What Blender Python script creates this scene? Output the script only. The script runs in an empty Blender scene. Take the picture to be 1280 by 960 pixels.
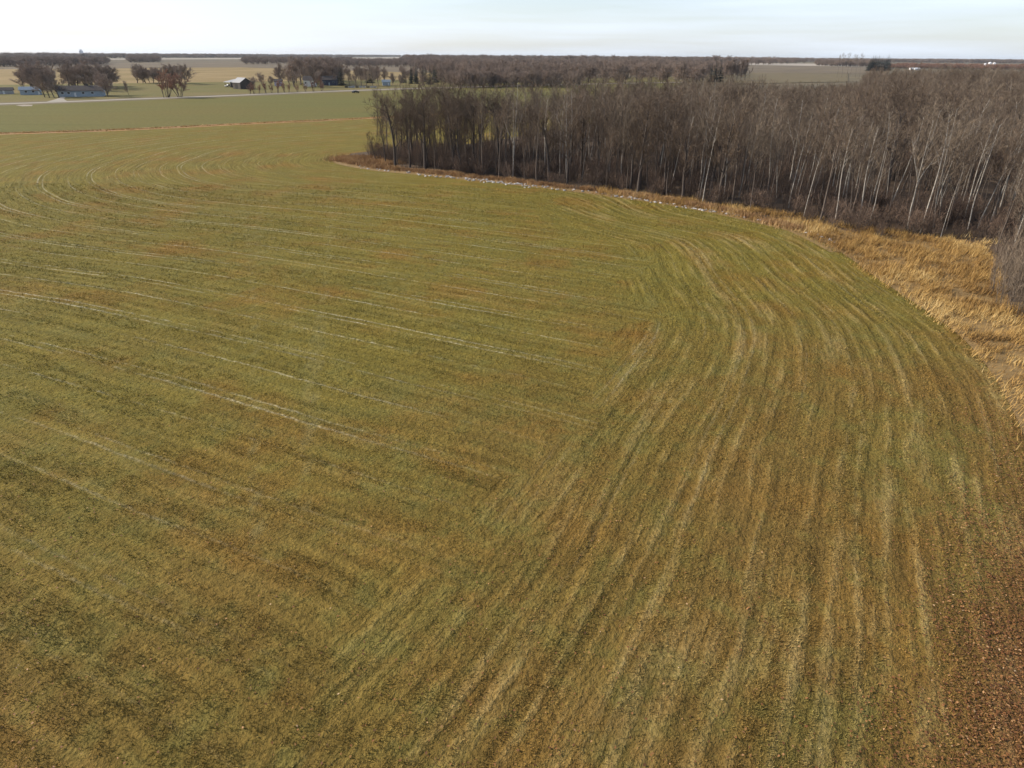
import bpy, bmesh, math, random
import numpy as np
from mathutils import Matrix, Vector
from mathutils.geometry import tessellate_polygon

scene = bpy.context.scene
COL = scene.collection
R = math.radians

# ------------------------------------------------------------------ camera
CAM_H = 22.0                      # height of the drone above the field
FOC = 850.0                       # focal length in photo pixels (1280 wide)
PITCH = math.atan((480 - 69.5) / FOC)
ROLL = R(0.40)
cam_d = bpy.data.cameras.new('camera')
cam_d.sensor_width = 36.0
cam_d.lens = FOC / 1280 * 36.0
cam_d.clip_start = 0.5
cam_d.clip_end = 60000
cam = bpy.data.objects.new('camera', cam_d)
COL.objects.link(cam)
cam.matrix_world = (Matrix.Translation((0, 0, CAM_H)) @ Matrix.Rotation(math.pi / 2 - PITCH, 4, 'X')
                    @ Matrix.Rotation(ROLL, 4, 'Z'))
scene.camera = cam


def G(px, py, z=0.0):
    """point of the ground seen at a pixel of the survey photograph"""
    x = (px - 640) / FOC
    y = (480 - py) / FOC
    xr = x * math.cos(ROLL) - y * math.sin(ROLL)
    yr = x * math.sin(ROLL) + y * math.cos(ROLL)
    d = (xr, math.cos(PITCH) + yr * math.sin(PITCH), -math.sin(PITCH) + yr * math.cos(PITCH))
    t = (z - CAM_H) / d[2]
    return (d[0] * t, d[1] * t)


# ------------------------------------------------------------------ sky and sun
SUN_EL = R(28)
SUN_AZ = R(-76)                   # left of the view direction, a little ahead of the camera
world = bpy.data.worlds.new('World')
scene.world = world
world.use_nodes = True
wn = world.node_tree
for n in list(wn.nodes):
    wn.nodes.remove(n)
w_out = wn.nodes.new('ShaderNodeOutputWorld')
w_bg = wn.nodes.new('ShaderNodeBackground')
w_sky = wn.nodes.new('ShaderNodeTexSky')
w_sky.sky_type = 'NISHITA'
w_sky.sun_disc = False
w_sky.sun_elevation = SUN_EL
w_sky.sun_rotation = SUN_AZ
w_sky.altitude = 300
w_sky.air_density = 1.0
w_sky.dust_density = 1.0
w_sky.ozone_density = 1.3
w_bg.inputs['Strength'].default_value = 0.102
# thin high cloud, laid over the whole dome
w_tc = wn.nodes.new('ShaderNodeTexCoord')
w_map = wn.nodes.new('ShaderNodeMapping')
w_map.inputs['Scale'].default_value = (1.2, 1.2, 22.0)
w_no = wn.nodes.new('ShaderNodeTexNoise')
w_no.inputs['Scale'].default_value = 2.2
w_no.inputs['Detail'].default_value = 5
w_no.inputs['Roughness'].default_value = 0.5
w_mr = wn.nodes.new('ShaderNodeMapRange')
w_mr.inputs['From Min'].default_value = 0.35
w_mr.inputs['From Max'].default_value = 0.68
w_mr.inputs['To Min'].default_value = 0.38
w_mr.inputs['To Max'].default_value = 0.68
w_mix = wn.nodes.new('ShaderNodeMix')
w_mix.data_type = 'RGBA'
w_mix.inputs['B'].default_value = (7.1, 8.0, 9.6, 1)
wn.links.new(w_tc.outputs['Generated'], w_map.inputs['Vector'])
wn.links.new(w_map.outputs['Vector'], w_no.inputs['Vector'])
wn.links.new(w_no.outputs['Fac'], w_mr.inputs['Value'])
# a thin layer is crossed at a slant near the horizon, so it veils more there than overhead
w_sep = wn.nodes.new('ShaderNodeSeparateXYZ')
wn.links.new(w_tc.outputs['Generated'], w_sep.inputs[0])
w_am = wn.nodes.new('ShaderNodeMapRange')
w_am.inputs['From Min'].default_value = 0.02
w_am.inputs['From Max'].default_value = 0.75
w_am.inputs['To Min'].default_value = 1.0
w_am.inputs['To Max'].default_value = 0.16
w_am.interpolation_type = 'SMOOTHSTEP'
wn.links.new(w_sep.outputs['Z'], w_am.inputs['Value'])
w_mu = wn.nodes.new('ShaderNodeMath')
w_mu.operation = 'MULTIPLY'
wn.links.new(w_mr.outputs['Result'], w_mu.inputs[0])
wn.links.new(w_am.outputs['Result'], w_mu.inputs[1])
wn.links.new(w_mu.outputs[0], w_mix.inputs['Factor'])
wn.links.new(w_sky.outputs['Color'], w_mix.inputs['A'])
wn.links.new(w_mix.outputs['Result'], w_bg.inputs['Color'])
wn.links.new(w_bg.outputs['Background'], w_out.inputs['Surface'])

sun_d = bpy.data.lights.new('sun', 'SUN')
sun_d.energy = 5.0
sun_d.angle = R(0.6)
sun_d.color = (1.0, 0.90, 0.76)
sun = bpy.data.objects.new('sun', sun_d)
COL.objects.link(sun)
sun_vec = Vector((math.sin(SUN_AZ) * math.cos(SUN_EL), math.cos(SUN_AZ) * math.cos(SUN_EL), math.sin(SUN_EL)))
sun.rotation_euler = sun_vec.to_track_quat('Z', 'Y').to_euler()
sun.location = sun_vec * 100

vs = scene.view_settings
vs.view_transform = 'Standard'
vs.look = 'None'
vs.exposure = 0.50
vs.gamma = 1.0
scene.cycles.volume_bounces = 0
scene.cycles.max_bounces = 6

rng = np.random.default_rng(7)
rnd = random.Random(11)

# ------------------------------------------------------------------ noise in numpy


def _hash(ix, iy, iz):
    h = (ix.astype(np.int64) * 374761393 + iy.astype(np.int64) * 668265263 + iz.astype(np.int64) * 2147483647) & 0xffffffff
    h = ((h ^ (h >> 13)) * 1274126177) & 0xffffffff
    h = ((h ^ (h >> 16)) * 2246822519) & 0xffffffff
    return ((h ^ (h >> 15)) & 0xffff) / 65535.0


def vnoise(x, y, z=None):
    x = np.asarray(x, float)
    y = np.asarray(y, float)
    z = np.zeros_like(x) if z is None else np.asarray(z, float)
    fx, fy, fz = np.floor(x), np.floor(y), np.floor(z)
    u, v, w = x - fx, y - fy, z - fz
    u, v, w = u * u * (3 - 2 * u), v * v * (3 - 2 * v), w * w * (3 - 2 * w)
    r = 0
    for a in (0, 1):
        for b in (0, 1):
            for c in (0, 1):
                r = r + _hash(fx + a, fy + b, fz + c) * (u if a else 1 - u) * (v if b else 1 - v) * (w if c else 1 - w)
    return r


def poly_dist(x, y, poly):
    P = np.asarray(poly, float)
    d = np.full(x.shape, 1e9)
    for i in range(len(P) - 1):
        a, b = P[i], P[i + 1]
        ab = b - a
        t = np.clip(((x - a[0]) * ab[0] + (y - a[1]) * ab[1]) / (ab @ ab), 0, 1)
        d = np.minimum(d, np.hypot(x - a[0] - t * ab[0], y - a[1] - t * ab[1]))
    return d


def inside(x, y, poly):
    P = np.asarray(poly, float)
    r = np.zeros(x.shape, bool)
    j = len(P) - 1
    for i in range(len(P)):
        xi, yi = P[i]
        xj, yj = P[j]
        if yi != yj:
            r ^= ((yi > y) != (yj > y)) & (x < (xj - xi) * (y - yi) / (yj - yi) + xi)
        j = i
    return r


def smooth(poly, n=8):
    P = np.asarray(poly, float)
    out = []
    for i in range(len(P) - 1):
        p0 = P[max(i - 1, 0)]
        p1, p2 = P[i], P[i + 1]
        p3 = P[min(i + 2, len(P) - 1)]
        for k in range(n):
            t = k / n
            out.append(0.5 * ((2 * p1) + (-p0 + p2) * t + (2 * p0 - 5 * p1 + 4 * p2 - p3) * t * t
                              + (-p0 + 3 * p1 - 3 * p2 + p3) * t ** 3))
    out.append(P[-1])
    return np.array(out)


# ------------------------------------------------------------------ materials
class NT:
    def __init__(self, name):
        self.m = bpy.data.materials.new(name)
        self.m.use_nodes = True
        self.t = self.m.node_tree
        self.b = self.t.nodes['Principled BSDF']
        self.b.inputs['Specular IOR Level'].default_value = 0.2

    def n(self, typ, **kw):
        nd = self.t.nodes.new(typ)
        for k, v in kw.items():
            setattr(nd, k, v)
        return nd

    def l(self, a, b):
        self.t.links.new(a, b)

    def pos(self):
        return self.n('ShaderNodeNewGeometry').outputs['Position']

    def attr(self, name):
        a = self.n('ShaderNodeAttribute')
        a.attribute_name = name
        return a.outputs['Fac']

    def math(self, op, a, b=None, c=None):
        nd = self.n('ShaderNodeMath', operation=op)
        for i, v in enumerate((a, b, c)):
            if v is None:
                continue
            if isinstance(v, (int, float)):
                nd.inputs[i].default_value = v
            else:
                self.l(v, nd.inputs[i])
        return nd.outputs[0]

    def noise(self, vec, scale, detail=3, rough=0.55, w=None):
        nd = self.n('ShaderNodeTexNoise')
        if w is not None:
            nd.noise_dimensions = '4D'
            self.l(w, nd.inputs['W'])
        self.l(vec, nd.inputs['Vector'])
        nd.inputs['Scale'].default_value = scale
        nd.inputs['Detail'].default_value = detail
        nd.inputs['Roughness'].default_value = rough
        return nd.outputs['Fac']

    def vscale(self, v, s):
        nd = self.n('ShaderNodeVectorMath', operation='MULTIPLY')
        self.l(v, nd.inputs[0])
        nd.inputs[1].default_value = s if hasattr(s, '__len__') else (s, s, s)
        return nd.outputs[0]

    def rng(self, v, a, b, c=0.0, d=1.0, clamp=True):
        nd = self.n('ShaderNodeMapRange', clamp=clamp)
        self.l(v, nd.inputs['Value'])
        for k, x in (('From Min', a), ('From Max', b), ('To Min', c), ('To Max', d)):
            nd.inputs[k].default_value = x
        return nd.outputs['Result']

    def mix(self, f, a, b):
        nd = self.n('ShaderNodeMix', data_type='RGBA')
        for k, v in (('Factor', f), ('A', a), ('B', b)):
            if isinstance(v, (int, float)):
                nd.inputs[k].default_value = v
            elif isinstance(v, tuple):
                nd.inputs[k].default_value = (*v, 1)
            else:
                self.l(v, nd.inputs[k])
        return nd.outputs['Result']

    def gain(self, c, f):
        nd = self.n('ShaderNodeVectorMath', operation='SCALE')
        self.l(c, nd.inputs[0])
        self.l(f, nd.inputs['Scale'])
        return nd.outputs[0]

    def base(self, c):
        self.l(c, self.b.inputs['Base Color'])

    def bump(self, h, strength=0.5, dist=0.05):
        nd = self.n('ShaderNodeBump')
        nd.inputs['Strength'].default_value = strength
        nd.inputs['Distance'].default_value = dist
        self.l(h, nd.inputs['Height'])
        self.l(nd.outputs['Normal'], self.b.inputs['Normal'])


def plain(name, c, c2=None, scale=1.0, rough=0.85, objspace=False, spec=0.2, per_object=0.0):
    """two tones mixed by noise"""
    k = NT(name)
    k.b.inputs['Roughness'].default_value = rough
    k.b.inputs['Specular IOR Level'].default_value = spec
    v = k.n('ShaderNodeTexCoord').outputs['Object'] if objspace else k.pos()
    f = k.rng(k.noise(v, scale, 4, 0.6), 0.3, 0.7)
    col = k.mix(f, c, c2 or tuple(x * 0.75 for x in c))
    if per_object:
        oi = k.n('ShaderNodeObjectInfo').outputs['Random']
        col = k.gain(col, k.rng(oi, 0, 1, 1 - per_object, 1 + per_object))
    k.base(col)
    return k.m


def field_colour(k):
    """colour of the mown hay field from the place and the mowing lines; shared by soil sheet and grass"""
    p = k.pos()
    swA, swF, hd = k.attr('swath'), k.attr('headland_swath'), k.attr('headland')
    tr = k.attr('track')
    sep = k.n('ShaderNodeSeparateXYZ')
    k.l(p, sep.inputs[0])
    Y, X = sep.outputs['Y'], sep.outputs['X']
    add = lambda a, b: k.math('ADD', a, b)
    mul = lambda a, b: k.math('MULTIPLY', a, b)
    hdn = add(hd, add(mul(k.math('SUBTRACT', k.noise(p, 0.07, 2), .5), 22.0), mul(k.math('SUBTRACT', k.noise(p, 0.5, 3), .5), 5.0)))
    inhd = k.math('GREATER_THAN', hdn, 0.0)
    sw = add(mul(swA, inhd), mul(swF, k.math('SUBTRACT', 1.0, inhd)))
    seam = k.math('MINIMUM', k.rng(hdn, -5.0, 0.0, 1.0, 0.2), 1.0)
    seam = k.math('MAXIMUM', seam, k.rng(hdn, 0.0, 13.0, 0.2, 1.0))       # turning place: rows get lost
    big = k.noise(p, 0.022, 3)
    mid = k.noise(p, 0.10, 4, 0.6)
    small = k.noise(p, 0.55, 4, 0.6)
    fine = k.noise(p, 4.5, 4, 0.7)
    warp = add(sw, mul(k.noise(p, 0.05, 2), 1.1))
    warp2 = add(warp, mul(k.noise(p, 0.9, 4, 0.7), 0.5))
    st1 = k.noise(k.vscale(p, 0.03), 1.0, 3, 0.6, w=mul(warp, 0.22))
    st2 = k.noise(k.vscale(p, 0.07), 1.0, 3, 0.6, w=mul(warp2, 0.62))
    st3 = k.noise(k.vscale(p, 0.14), 1.0, 3, 0.65, w=mul(warp2, 1.7))
    # rake rows about 1.2 m apart
    rk = k.math('SINE', mul(warp2, 5.2))
    rkm = k.rng(k.noise(k.vscale(p, 0.13), 1.0, 3, 0.6, w=mul(warp, 0.3)), 0.38, 0.64)
    rake = mul(mul(mul(rk, rkm), seam), k.rng(hdn, -2, 10, 0.6, 0.25))
    olive, brown, rust = (0.176, 0.138, 0.028), (0.170, 0.108, 0.030), (0.205, 0.112, 0.024)
    green, straw, pale = (0.128, 0.118, 0.032), (0.320, 0.235, 0.100), (0.50, 0.45, 0.32)
    near = k.rng(k.math('SUBTRACT', Y, mul(X, 0.55)), 8, 62, 1, 0)                       # the grass is browner towards the near end of the field
    f_b = k.rng(add(mul(near, 0.60), add(mul(big, 0.9), mul(mid, 0.55))), 0.72, 1.22)
    c = k.mix(f_b, olive, brown)
    c = k.mix(k.rng(add(mid, mul(st1, 0.8)), 0.90, 1.16, 0, 0.75), c, rust)
    c = k.mix(mul(k.rng(add(k.math('SUBTRACT', small, mul(mid, 0.6)), mul(st2, 0.5)), 0.42, 0.66), 0.6), c, green)
    # stubble streaks along the mowing direction
    near_wood = k.rng(sw, 4, 60, 1, 0.45)
    s = mul(k.rng(add(mul(st2, 0.6), add(mul(st1, 0.3), add(mul(st3, 0.55), mul(rake, 0.10)))), 0.73, 0.94), near_wood)
    s = mul(mul(s, seam), k.rng(fine, 0.30, 0.6, 0.35, 1))
    s = mul(s, k.rng(hdn, -4, 8, 1.0, 0.60))
    c = k.mix(mul(s, 0.76), c, straw)
    # narrow pale rows of dropped straw, broken up
    tri = k.math('ABSOLUTE', k.math('SUBTRACT', k.math('FRACT', k.math('DIVIDE', warp2, 4.1)), 0.5))
    tri2 = k.math('ABSOLUTE', k.math('SUBTRACT', k.math('FRACT', k.math('DIVIDE', add(warp2, 1.25), 8.2)), 0.5))
    row = k.math('MAXIMUM', k.rng(tri, 0.008, 0.036, 1, 0), k.rng(tri2, 0.004, 0.020, 1, 0))
    brk = k.rng(add(mul(k.noise(k.vscale(p, 0.05), 1.0, 3, 0.6, w=mul(warp, 0.35)), 1.0), mul(k.noise(p, 0.9, 4, 0.65), 0.7)), 0.76, 0.98)
    row = mul(mul(row, brk), k.rng(sw, 20, 40, 0.25, 1.0))
    row = mul(mul(row, seam), k.rng(Y, 26, 62, 0.25, 1.0))
    row = mul(row, k.rng(fine, 0.36, 0.60, 0.1, 1))
    c = k.mix(mul(row, 0.78), c, pale)
    # wheel tracks
    t = mul(k.rng(tr, 0.15, 0.5, 1, 0), k.rng(k.noise(p, 0.4, 3), 0.35, 0.6))
    c = k.mix(mul(t, 0.30), c, (0.27, 0.24, 0.105))
    # fallen leaves carried from the wood's edge
    lf = add(k.rng(sw, 0.5, 6, 0.7, 0), mul(k.rng(k.math('SUBTRACT', X, mul(Y, 0.9)), -5, 4), 0.9))
    lf = mul(lf, k.rng(Y, 20, 40, 1, 0.0))
    c = k.mix(k.rng(add(lf, mul(mid, 0.5)), 0.6, 1.5, 0, 0.68), c, (0.165, 0.076, 0.032))
    c = k.gain(c, k.rng(fine, 0.25, 0.75, 0.70, 1.32))
    c = k.gain(c, k.rng(small, 0.3, 0.7, 0.90, 1.12))
    c = k.gain(c, k.rng(add(st3, mul(rake, 0.14)), 0.28, 0.72, 0.72, 1.22))
    return c, fine, st2, add(st3, mul(rake, 0.25))


k = NT('hay_field_sod')
c, fine, st2, st3 = field_colour(k)
k.base(c)
k.b.inputs['Roughness'].default_value = 0.95
k.b.inputs['Specular IOR Level'].default_value = 0.08
k.bump(k.math('ADD', k.math('ADD', k.math('MULTIPLY', k.noise(k.pos(), 1.7, 5, 0.65), 0.8), k.math('MULTIPLY', fine, 0.4)), k.math('ADD', k.math('MULTIPLY', st3, 0.7), k.math('MULTIPLY', st2, 0.7))), 1.0, 0.30)
M_FIELD = k.m

k = NT('hay_field_blades')
c, fine, st2, st3 = field_colour(k)
shade = k.attr('shade')
k.base(k.gain(c, k.rng(shade, 0, 1, 0.80, 1.90)))
k.b.inputs['Roughness'].default_value = 0.8
k.b.inputs['Specular IOR Level'].default_value = 0.15
M_BLADE = k.m


def attr_tones(name, tones, rough=0.85, trans=0.0):
    """colour picked along a ramp by the mesh attribute «shade»"""
    k = NT(name)
    r = k.n('ShaderNodeValToRGB')
    r.color_ramp.elements[0].color = (*tones[0], 1)
    r.color_ramp.elements[1].color = (*tones[-1], 1)
    for i in range(1, len(tones) - 1):
        e = r.color_ramp.elements.new(i / (len(tones) - 1))
        e.color = (*tones[i], 1)
    k.l(k.attr('shade'), r.inputs['Fac'])
    k.base(r.outputs['Color'])
    k.b.inputs['Roughness'].default_value = rough
    return k.m


M_LEAF = attr_tones('fallen_leaf', [(0.06, 0.028, 0.015), (0.17, 0.070, 0.026), (0.27, 0.125, 0.045), (0.42, 0.24, 0.11), (0.60, 0.46, 0.30)], 0.6)
M_GOLD = attr_tones('dry_grass_gold', [(0.13, 0.070, 0.026), (0.30, 0.178, 0.058), (0.45, 0.29, 0.100), (0.56, 0.43, 0.21)], 0.8)
M_RUSTGRASS = attr_tones('dry_grass_rust', [(0.17, 0.098, 0.048), (0.32, 0.185, 0.085), (0.46, 0.31, 0.15)], 0.8)
M_SOIL = plain('wood_floor_litter', (0.065, 0.044, 0.028), (0.105, 0.070, 0.042), 0.5)
M_VERGE = plain('verge_thatch', (0.30, 0.195, 0.078), (0.17, 0.112, 0.048), 0.9)
M_DITCH = plain('ditch_dry_grass', (0.38, 0.20, 0.075), (0.27, 0.155, 0.062), 0.05)
M_STONE = plain('field_stone', (0.50, 0.48, 0.46), (0.26, 0.24, 0.22), 2.5, objspace=True, per_object=0.35)
M_ROAD = plain('gravel', (0.36, 0.325, 0.27), (0.28, 0.25, 0.205), 0.25)
M_SHOULDER = plain('ditch_grass', (0.115, 0.092, 0.045), (0.16, 0.12, 0.06), 0.06)


def striped(name, a, b, ang, scale, c3=None):
    k = NT(name)
    k.b.inputs['Roughness'].default_value = 0.95
    k.b.inputs['Specular IOR Level'].default_value = 0.05
    p = k.pos()
    mp = k.n('ShaderNodeMapping')
    k.l(p, mp.inputs['Vector'])
    mp.inputs['Rotation'].default_value = (0, 0, ang)
    mp.inputs['Scale'].default_value = (scale * 0.06, scale, 1)
    f = k.rng(k.noise(mp.outputs['Vector'], 1.0, 4, 0.6), 0.32, 0.68)
    g = k.rng(k.noise(p, 0.012, 3), 0.35, 0.65)
    col = k.mix(f, a, b)
    if c3:
        col = k.mix(g, col, c3)
    col = k.gain(col, k.rng(k.noise(p, 0.8, 3, 0.7), 0.3, 0.7, 0.8, 1.2))
    k.base(col)
    return k.m


ROAD_ANG = -math.atan2(165, 133)
M_GREEN = striped('winter_wheat', (0.112, 0.116, 0.036), (0.152, 0.138, 0.048), ROAD_ANG, 0.16, (0.150, 0.126, 0.042))
M_STUB = striped('stubble', (0.26, 0.190, 0.095), (0.31, 0.23, 0.118), -0.1, 0.05, (0.22, 0.165, 0.075))
M_YARD = striped('yard_grass', (0.165, 0.135, 0.055), (0.20, 0.155, 0.072), 0.4, 0.04, (0.145, 0.135, 0.052))
M_TILLED = striped('tilled_soil', (0.115, 0.095, 0.072), (0.15, 0.122, 0.088), 0.05, 0.02, (0.185, 0.148, 0.10))
M_PALEF = striped('pale_stubble', (0.40, 0.36, 0.30), (0.34, 0.29, 0.24), 0.05, 0.02)
M_PLAIN = striped('plain_mixed', (0.15, 0.12, 0.080), (0.19, 0.155, 0.095), 0.02, 0.004, (0.12, 0.105, 0.075))

M_BARK = plain('bark_brown', (0.150, 0.120, 0.098), (0.080, 0.064, 0.053), 3.0, objspace=True, per_object=0.25)
M_TWIG = plain('twig_brown', (0.118, 0.084, 0.060), (0.160, 0.118, 0.084), 0.6, objspace=True, per_object=0.28)
M_TWIG2 = plain('twig_grey', (0.165, 0.126, 0.092), (0.215, 0.168, 0.122), 0.6, objspace=True, per_object=0.25)
M_TWIGD = plain('twig_brush', (0.145, 0.098, 0.072), (0.19, 0.132, 0.095), 0.6, objspace=True, per_object=0.3)
M_TWIGF = plain('twig_farm', (0.26, 0.195, 0.155), (0.32, 0.25, 0.20), 0.4, objspace=True, per_object=0.2)
M_TWIGR = plain('twig_red', (0.27, 0.155, 0.11), (0.33, 0.20, 0.14), 0.6, objspace=True, per_object=0.2)
M_BARKD = plain('bark_dark', (0.060, 0.048, 0.042), (0.090, 0.074, 0.064), 3.0, objspace=True)
M_NEEDLE = plain('spruce_needles', (0.013, 0.020, 0.015), (0.024, 0.032, 0.021), 1.2, objspace=True)
# pale aspen bark with dark scars
k = NT('bark_pale')
v = k.n('ShaderNodeTexCoord').outputs['Object']
f = k.rng(k.noise(k.vscale(v, (1.5, 1.5, 2.8)), 1.0, 4, 0.7), 0.5, 0.66)
k.base(k.gain(k.mix(f, (0.40, 0.365, 0.315), (0.14, 0.115, 0.10)), k.rng(k.n('ShaderNodeObjectInfo').outputs['Random'], 0, 1, 0.7, 1.1)))
k.b.inputs['Roughness'].default_value = 0.8
M_PALE = k.m

M_WALLB = plain('wall_pale_blue', (0.33, 0.38, 0.43), (0.28, 0.33, 0.37), 0.8)
M_WALLW = plain('wall_white', (0.74, 0.73, 0.72), (0.66, 0.65, 0.64), 0.8)
M_WALLD = plain('wall_weathered', (0.055, 0.048, 0.044), (0.085, 0.072, 0.062), 1.5)
M_WALLN = plain('wall_navy', (0.055, 0.065, 0.10), (0.045, 0.055, 0.08), 0.8)
M_WALLL = plain('wall_lavender', (0.42, 0.40, 0.56), (0.36, 0.34, 0.48), 0.8)
M_ROOFD = plain('roof_dark', (0.060, 0.052, 0.052), (0.085, 0.074, 0.070), 0.7)
M_ROOFG = plain('roof_grey_tin', (0.36, 0.36, 0.36), (0.28, 0.27, 0.26), 0.9, rough=0.5, spec=0.4)
M_ROOFB = plain('roof_blue_grey', (0.22, 0.27, 0.32), (0.18, 0.22, 0.27), 0.9, rough=0.5)
M_TRIM = plain('trim_white', (0.78, 0.77, 0.75))
M_GLASS = plain('window_glass', (0.03, 0.035, 0.045), rough=0.1, spec=0.5)
M_DARK = plain('dark_opening', (0.02, 0.018, 0.017))
M_TYRE = plain('rubber', (0.02, 0.02, 0.02))
M_PAINTW = plain('paint_white', (0.78, 0.78, 0.78), rough=0.35, spec=0.5)
M_PAINTD = plain('paint_dark', (0.03, 0.03, 0.035), rough=0.35, spec=0.5)
M_STEEL = plain('bin_steel', (0.80, 0.80, 0.80), (0.72, 0.72, 0.74), 0.4, rough=0.45, spec=0.4)

# ------------------------------------------------------------------ object helpers


def link(name, me, parent=None):
    o = bpy.data.objects.new(name, me)
    COL.objects.link(o)
    if parent:
        o.parent = parent
    return o


def tag(o, label=None, cat=None, group=None, kind=None):
    for kk, vv in (('label', label), ('category', cat), ('group', group), ('kind', kind)):
        if vv:
            o[kk] = vv
    return o


def thing(name, label, cat, loc=(0, 0, 0), rz=0.0, group=None):
    o = link(name, None)
    o.location = loc
    o.rotation_euler = (0, 0, rz)
    return tag(o, label, cat, group)


def mesh_np(name, V, F, mats, attrs=None, mat_idx=None):
    """V (n,3); F (m,k) all faces of the same size"""
    V = np.asarray(V, np.float32)
    F = np.asarray(F, np.int32)
    me = bpy.data.meshes.new(name)
    me.vertices.add(len(V))
    me.vertices.foreach_set('co', V.ravel())
    kf = F.shape[1]
    me.loops.add(F.size)
    me.loops.foreach_set('vertex_index', F.ravel())
    me.polygons.add(len(F))
    me.polygons.foreach_set('loop_start', np.arange(0, F.size, kf, dtype=np.int32))
    me.polygons.foreach_set('loop_total', np.full(len(F), kf, np.int32))
    for m in mats:
        me.materials.append(m)
    if mat_idx is not None:
        me.polygons.foreach_set('material_index', np.asarray(mat_idx, np.int32))
    for an, av in (attrs or {}).items():
        a = me.attributes.new(an, 'FLOAT', 'POINT')
        a.data.foreach_set('value', np.asarray(av, np.float32))
    me.update(calc_edges=True)
    return me


def mesh_py(name, V, F, mats):
    me = bpy.data.meshes.new(name)
    me.from_pydata([tuple(map(float, v)) for v in V], [], F)
    for m in mats:
        me.materials.append(m)
    me.update()
    return me


def sheet(name, poly, z, mat, kind='structure'):
    P = []
    for q in poly:
        q = (float(q[0]), float(q[1]))
        if not P or math.hypot(q[0] - P[-1][0], q[1] - P[-1][1]) > 0.02:
            P.append(q)
    tris = tessellate_polygon([[Vector((a, b, 0)) for a, b in P]])
    F = []
    for a, b, c_ in tris:
        cr = (P[b][0] - P[a][0]) * (P[c_][1] - P[a][1]) - (P[b][1] - P[a][1]) * (P[c_][0] - P[a][0])
        F.append((a, b, c_) if cr > 0 else (a, c_, b))
    o = link(name, mesh_py(name, [(a, b, z) for a, b in P], F, [mat]))
    o['kind'] = kind
    return o


def pxsheet(name, pts, z, mat):
    return sheet(name, [G(*p) for p in pts], z, mat)


def strip(name, line, width, z, mat):
    P = np.asarray(line)
    T = np.gradient(P, axis=0)
    T /= np.linalg.norm(T, axis=1)[:, None]
    N = np.stack([-T[:, 1], T[:, 0]], 1)
    w = np.broadcast_to(np.asarray(width, float), (len(P),))[:, None] / 2
    V = np.concatenate([np.c_[P - N * w, np.full(len(P), z)], np.c_[P + N * w, np.full(len(P), z)]])
    n = len(P)
    F = [[i, i + 1, n + i + 1, n + i] for i in range(n - 1)]
    o = link(name, mesh_np(name, V, F, [mat]))
    o['kind'] = 'structure'
    return o


# ------------------------------------------------------------------ the lie of the land
EDGE_PX = [(455, 190), (436, 195), (425, 203), (470, 212), (520, 217), (600, 225), (700, 236), (800, 249), (880, 262),
           (950, 277), (1000, 290), (1050, 315), (1100, 350), (1150, 383), (1200, 420), (1235, 460), (1262, 505),
           (1290, 570), (1330, 680)]
EDGE = [G(*p) for p in EDGE_PX]
BACK = [(-12, 198), (14, 240), (44, 300), (80, 345), (120, 350), (142, 365), (190, 440), (250, 560), (480, 720)]
edge_line = smooth([BACK[1], BACK[0]] + EDGE + [(22, 15), (14, 0), (8, -14), (4, -40)], 6)
tip_i = 2
A_line = smooth([BACK[2], BACK[1], BACK[0]] + EDGE[:2] + [(-36, 159), (-8, 148), (26, 132), (64, 112), (112, 82), (170, 42), (240, -10)], 6)
B_line = smooth(EDGE[8:] + [(22, 15), (14, 0), (8, -14), (4, -40)], 6)


def swath_of(x, y):
    dA = poly_dist(x, y, A_line)
    dB = poly_dist(x, y, B_line)
    h = np.clip(.5 + .5 * (dB - dA) / 26, 0, 1)
    return {'swath': dA, 'headland_swath': dB * (1 - h) + dA * h - 26 * h * (1 - h), 'headland': dB - 27.5}


TRACKS = [[(418, 190), (412, 300), (404, 390), (393, 520), (378, 640)],
          [(408, 360), (398, 400), (386, 460), (381, 560)],
          [(298, 232), (303, 260), (318, 380), (317, 520), (322, 690)],
          [(330, 240), (322, 290), (332, 330)]]
TRACKS = [smooth([G(*p) for p in t], 5) for t in TRACKS]


def track_of(x, y):
    return np.minimum.reduce([poly_dist(x, y, t) for t in TRACKS])


# the plain out to the horizon
n = 48
ang = np.linspace(0, 2 * np.pi, n, endpoint=False)
V, F = [(0, 0, -0.4)], []
for r_ in (600, 3000, 12000, 45000):
    V += [(r_ * math.cos(a), r_ * math.sin(a), -0.4) for a in ang]
for i in range(n):
    j = (i + 1) % n
    F.append([0, 1 + i, 1 + j])
    for q in range(3):
        a, b = 1 + q * n, 1 + (q + 1) * n
        F.append([a + i, b + i, b + j, a + j])
o = link('ground', mesh_py('ground', V, F, [M_PLAIN]))
o['kind'] = 'structure'

# hay field: a dense sheet that carries the mowing lines
gx = np.arange(-300, 171, 1.0)
gy = np.arange(-30, 331, 1.0)
GX, GY = np.meshgrid(gx, gy, indexing='ij')
X, Y = GX.ravel(), GY.ravel()
ny = len(gy)
ii = (np.arange(len(gx) - 1)[:, None] * ny + np.arange(ny - 1)[None, :]).ravel()
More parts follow.
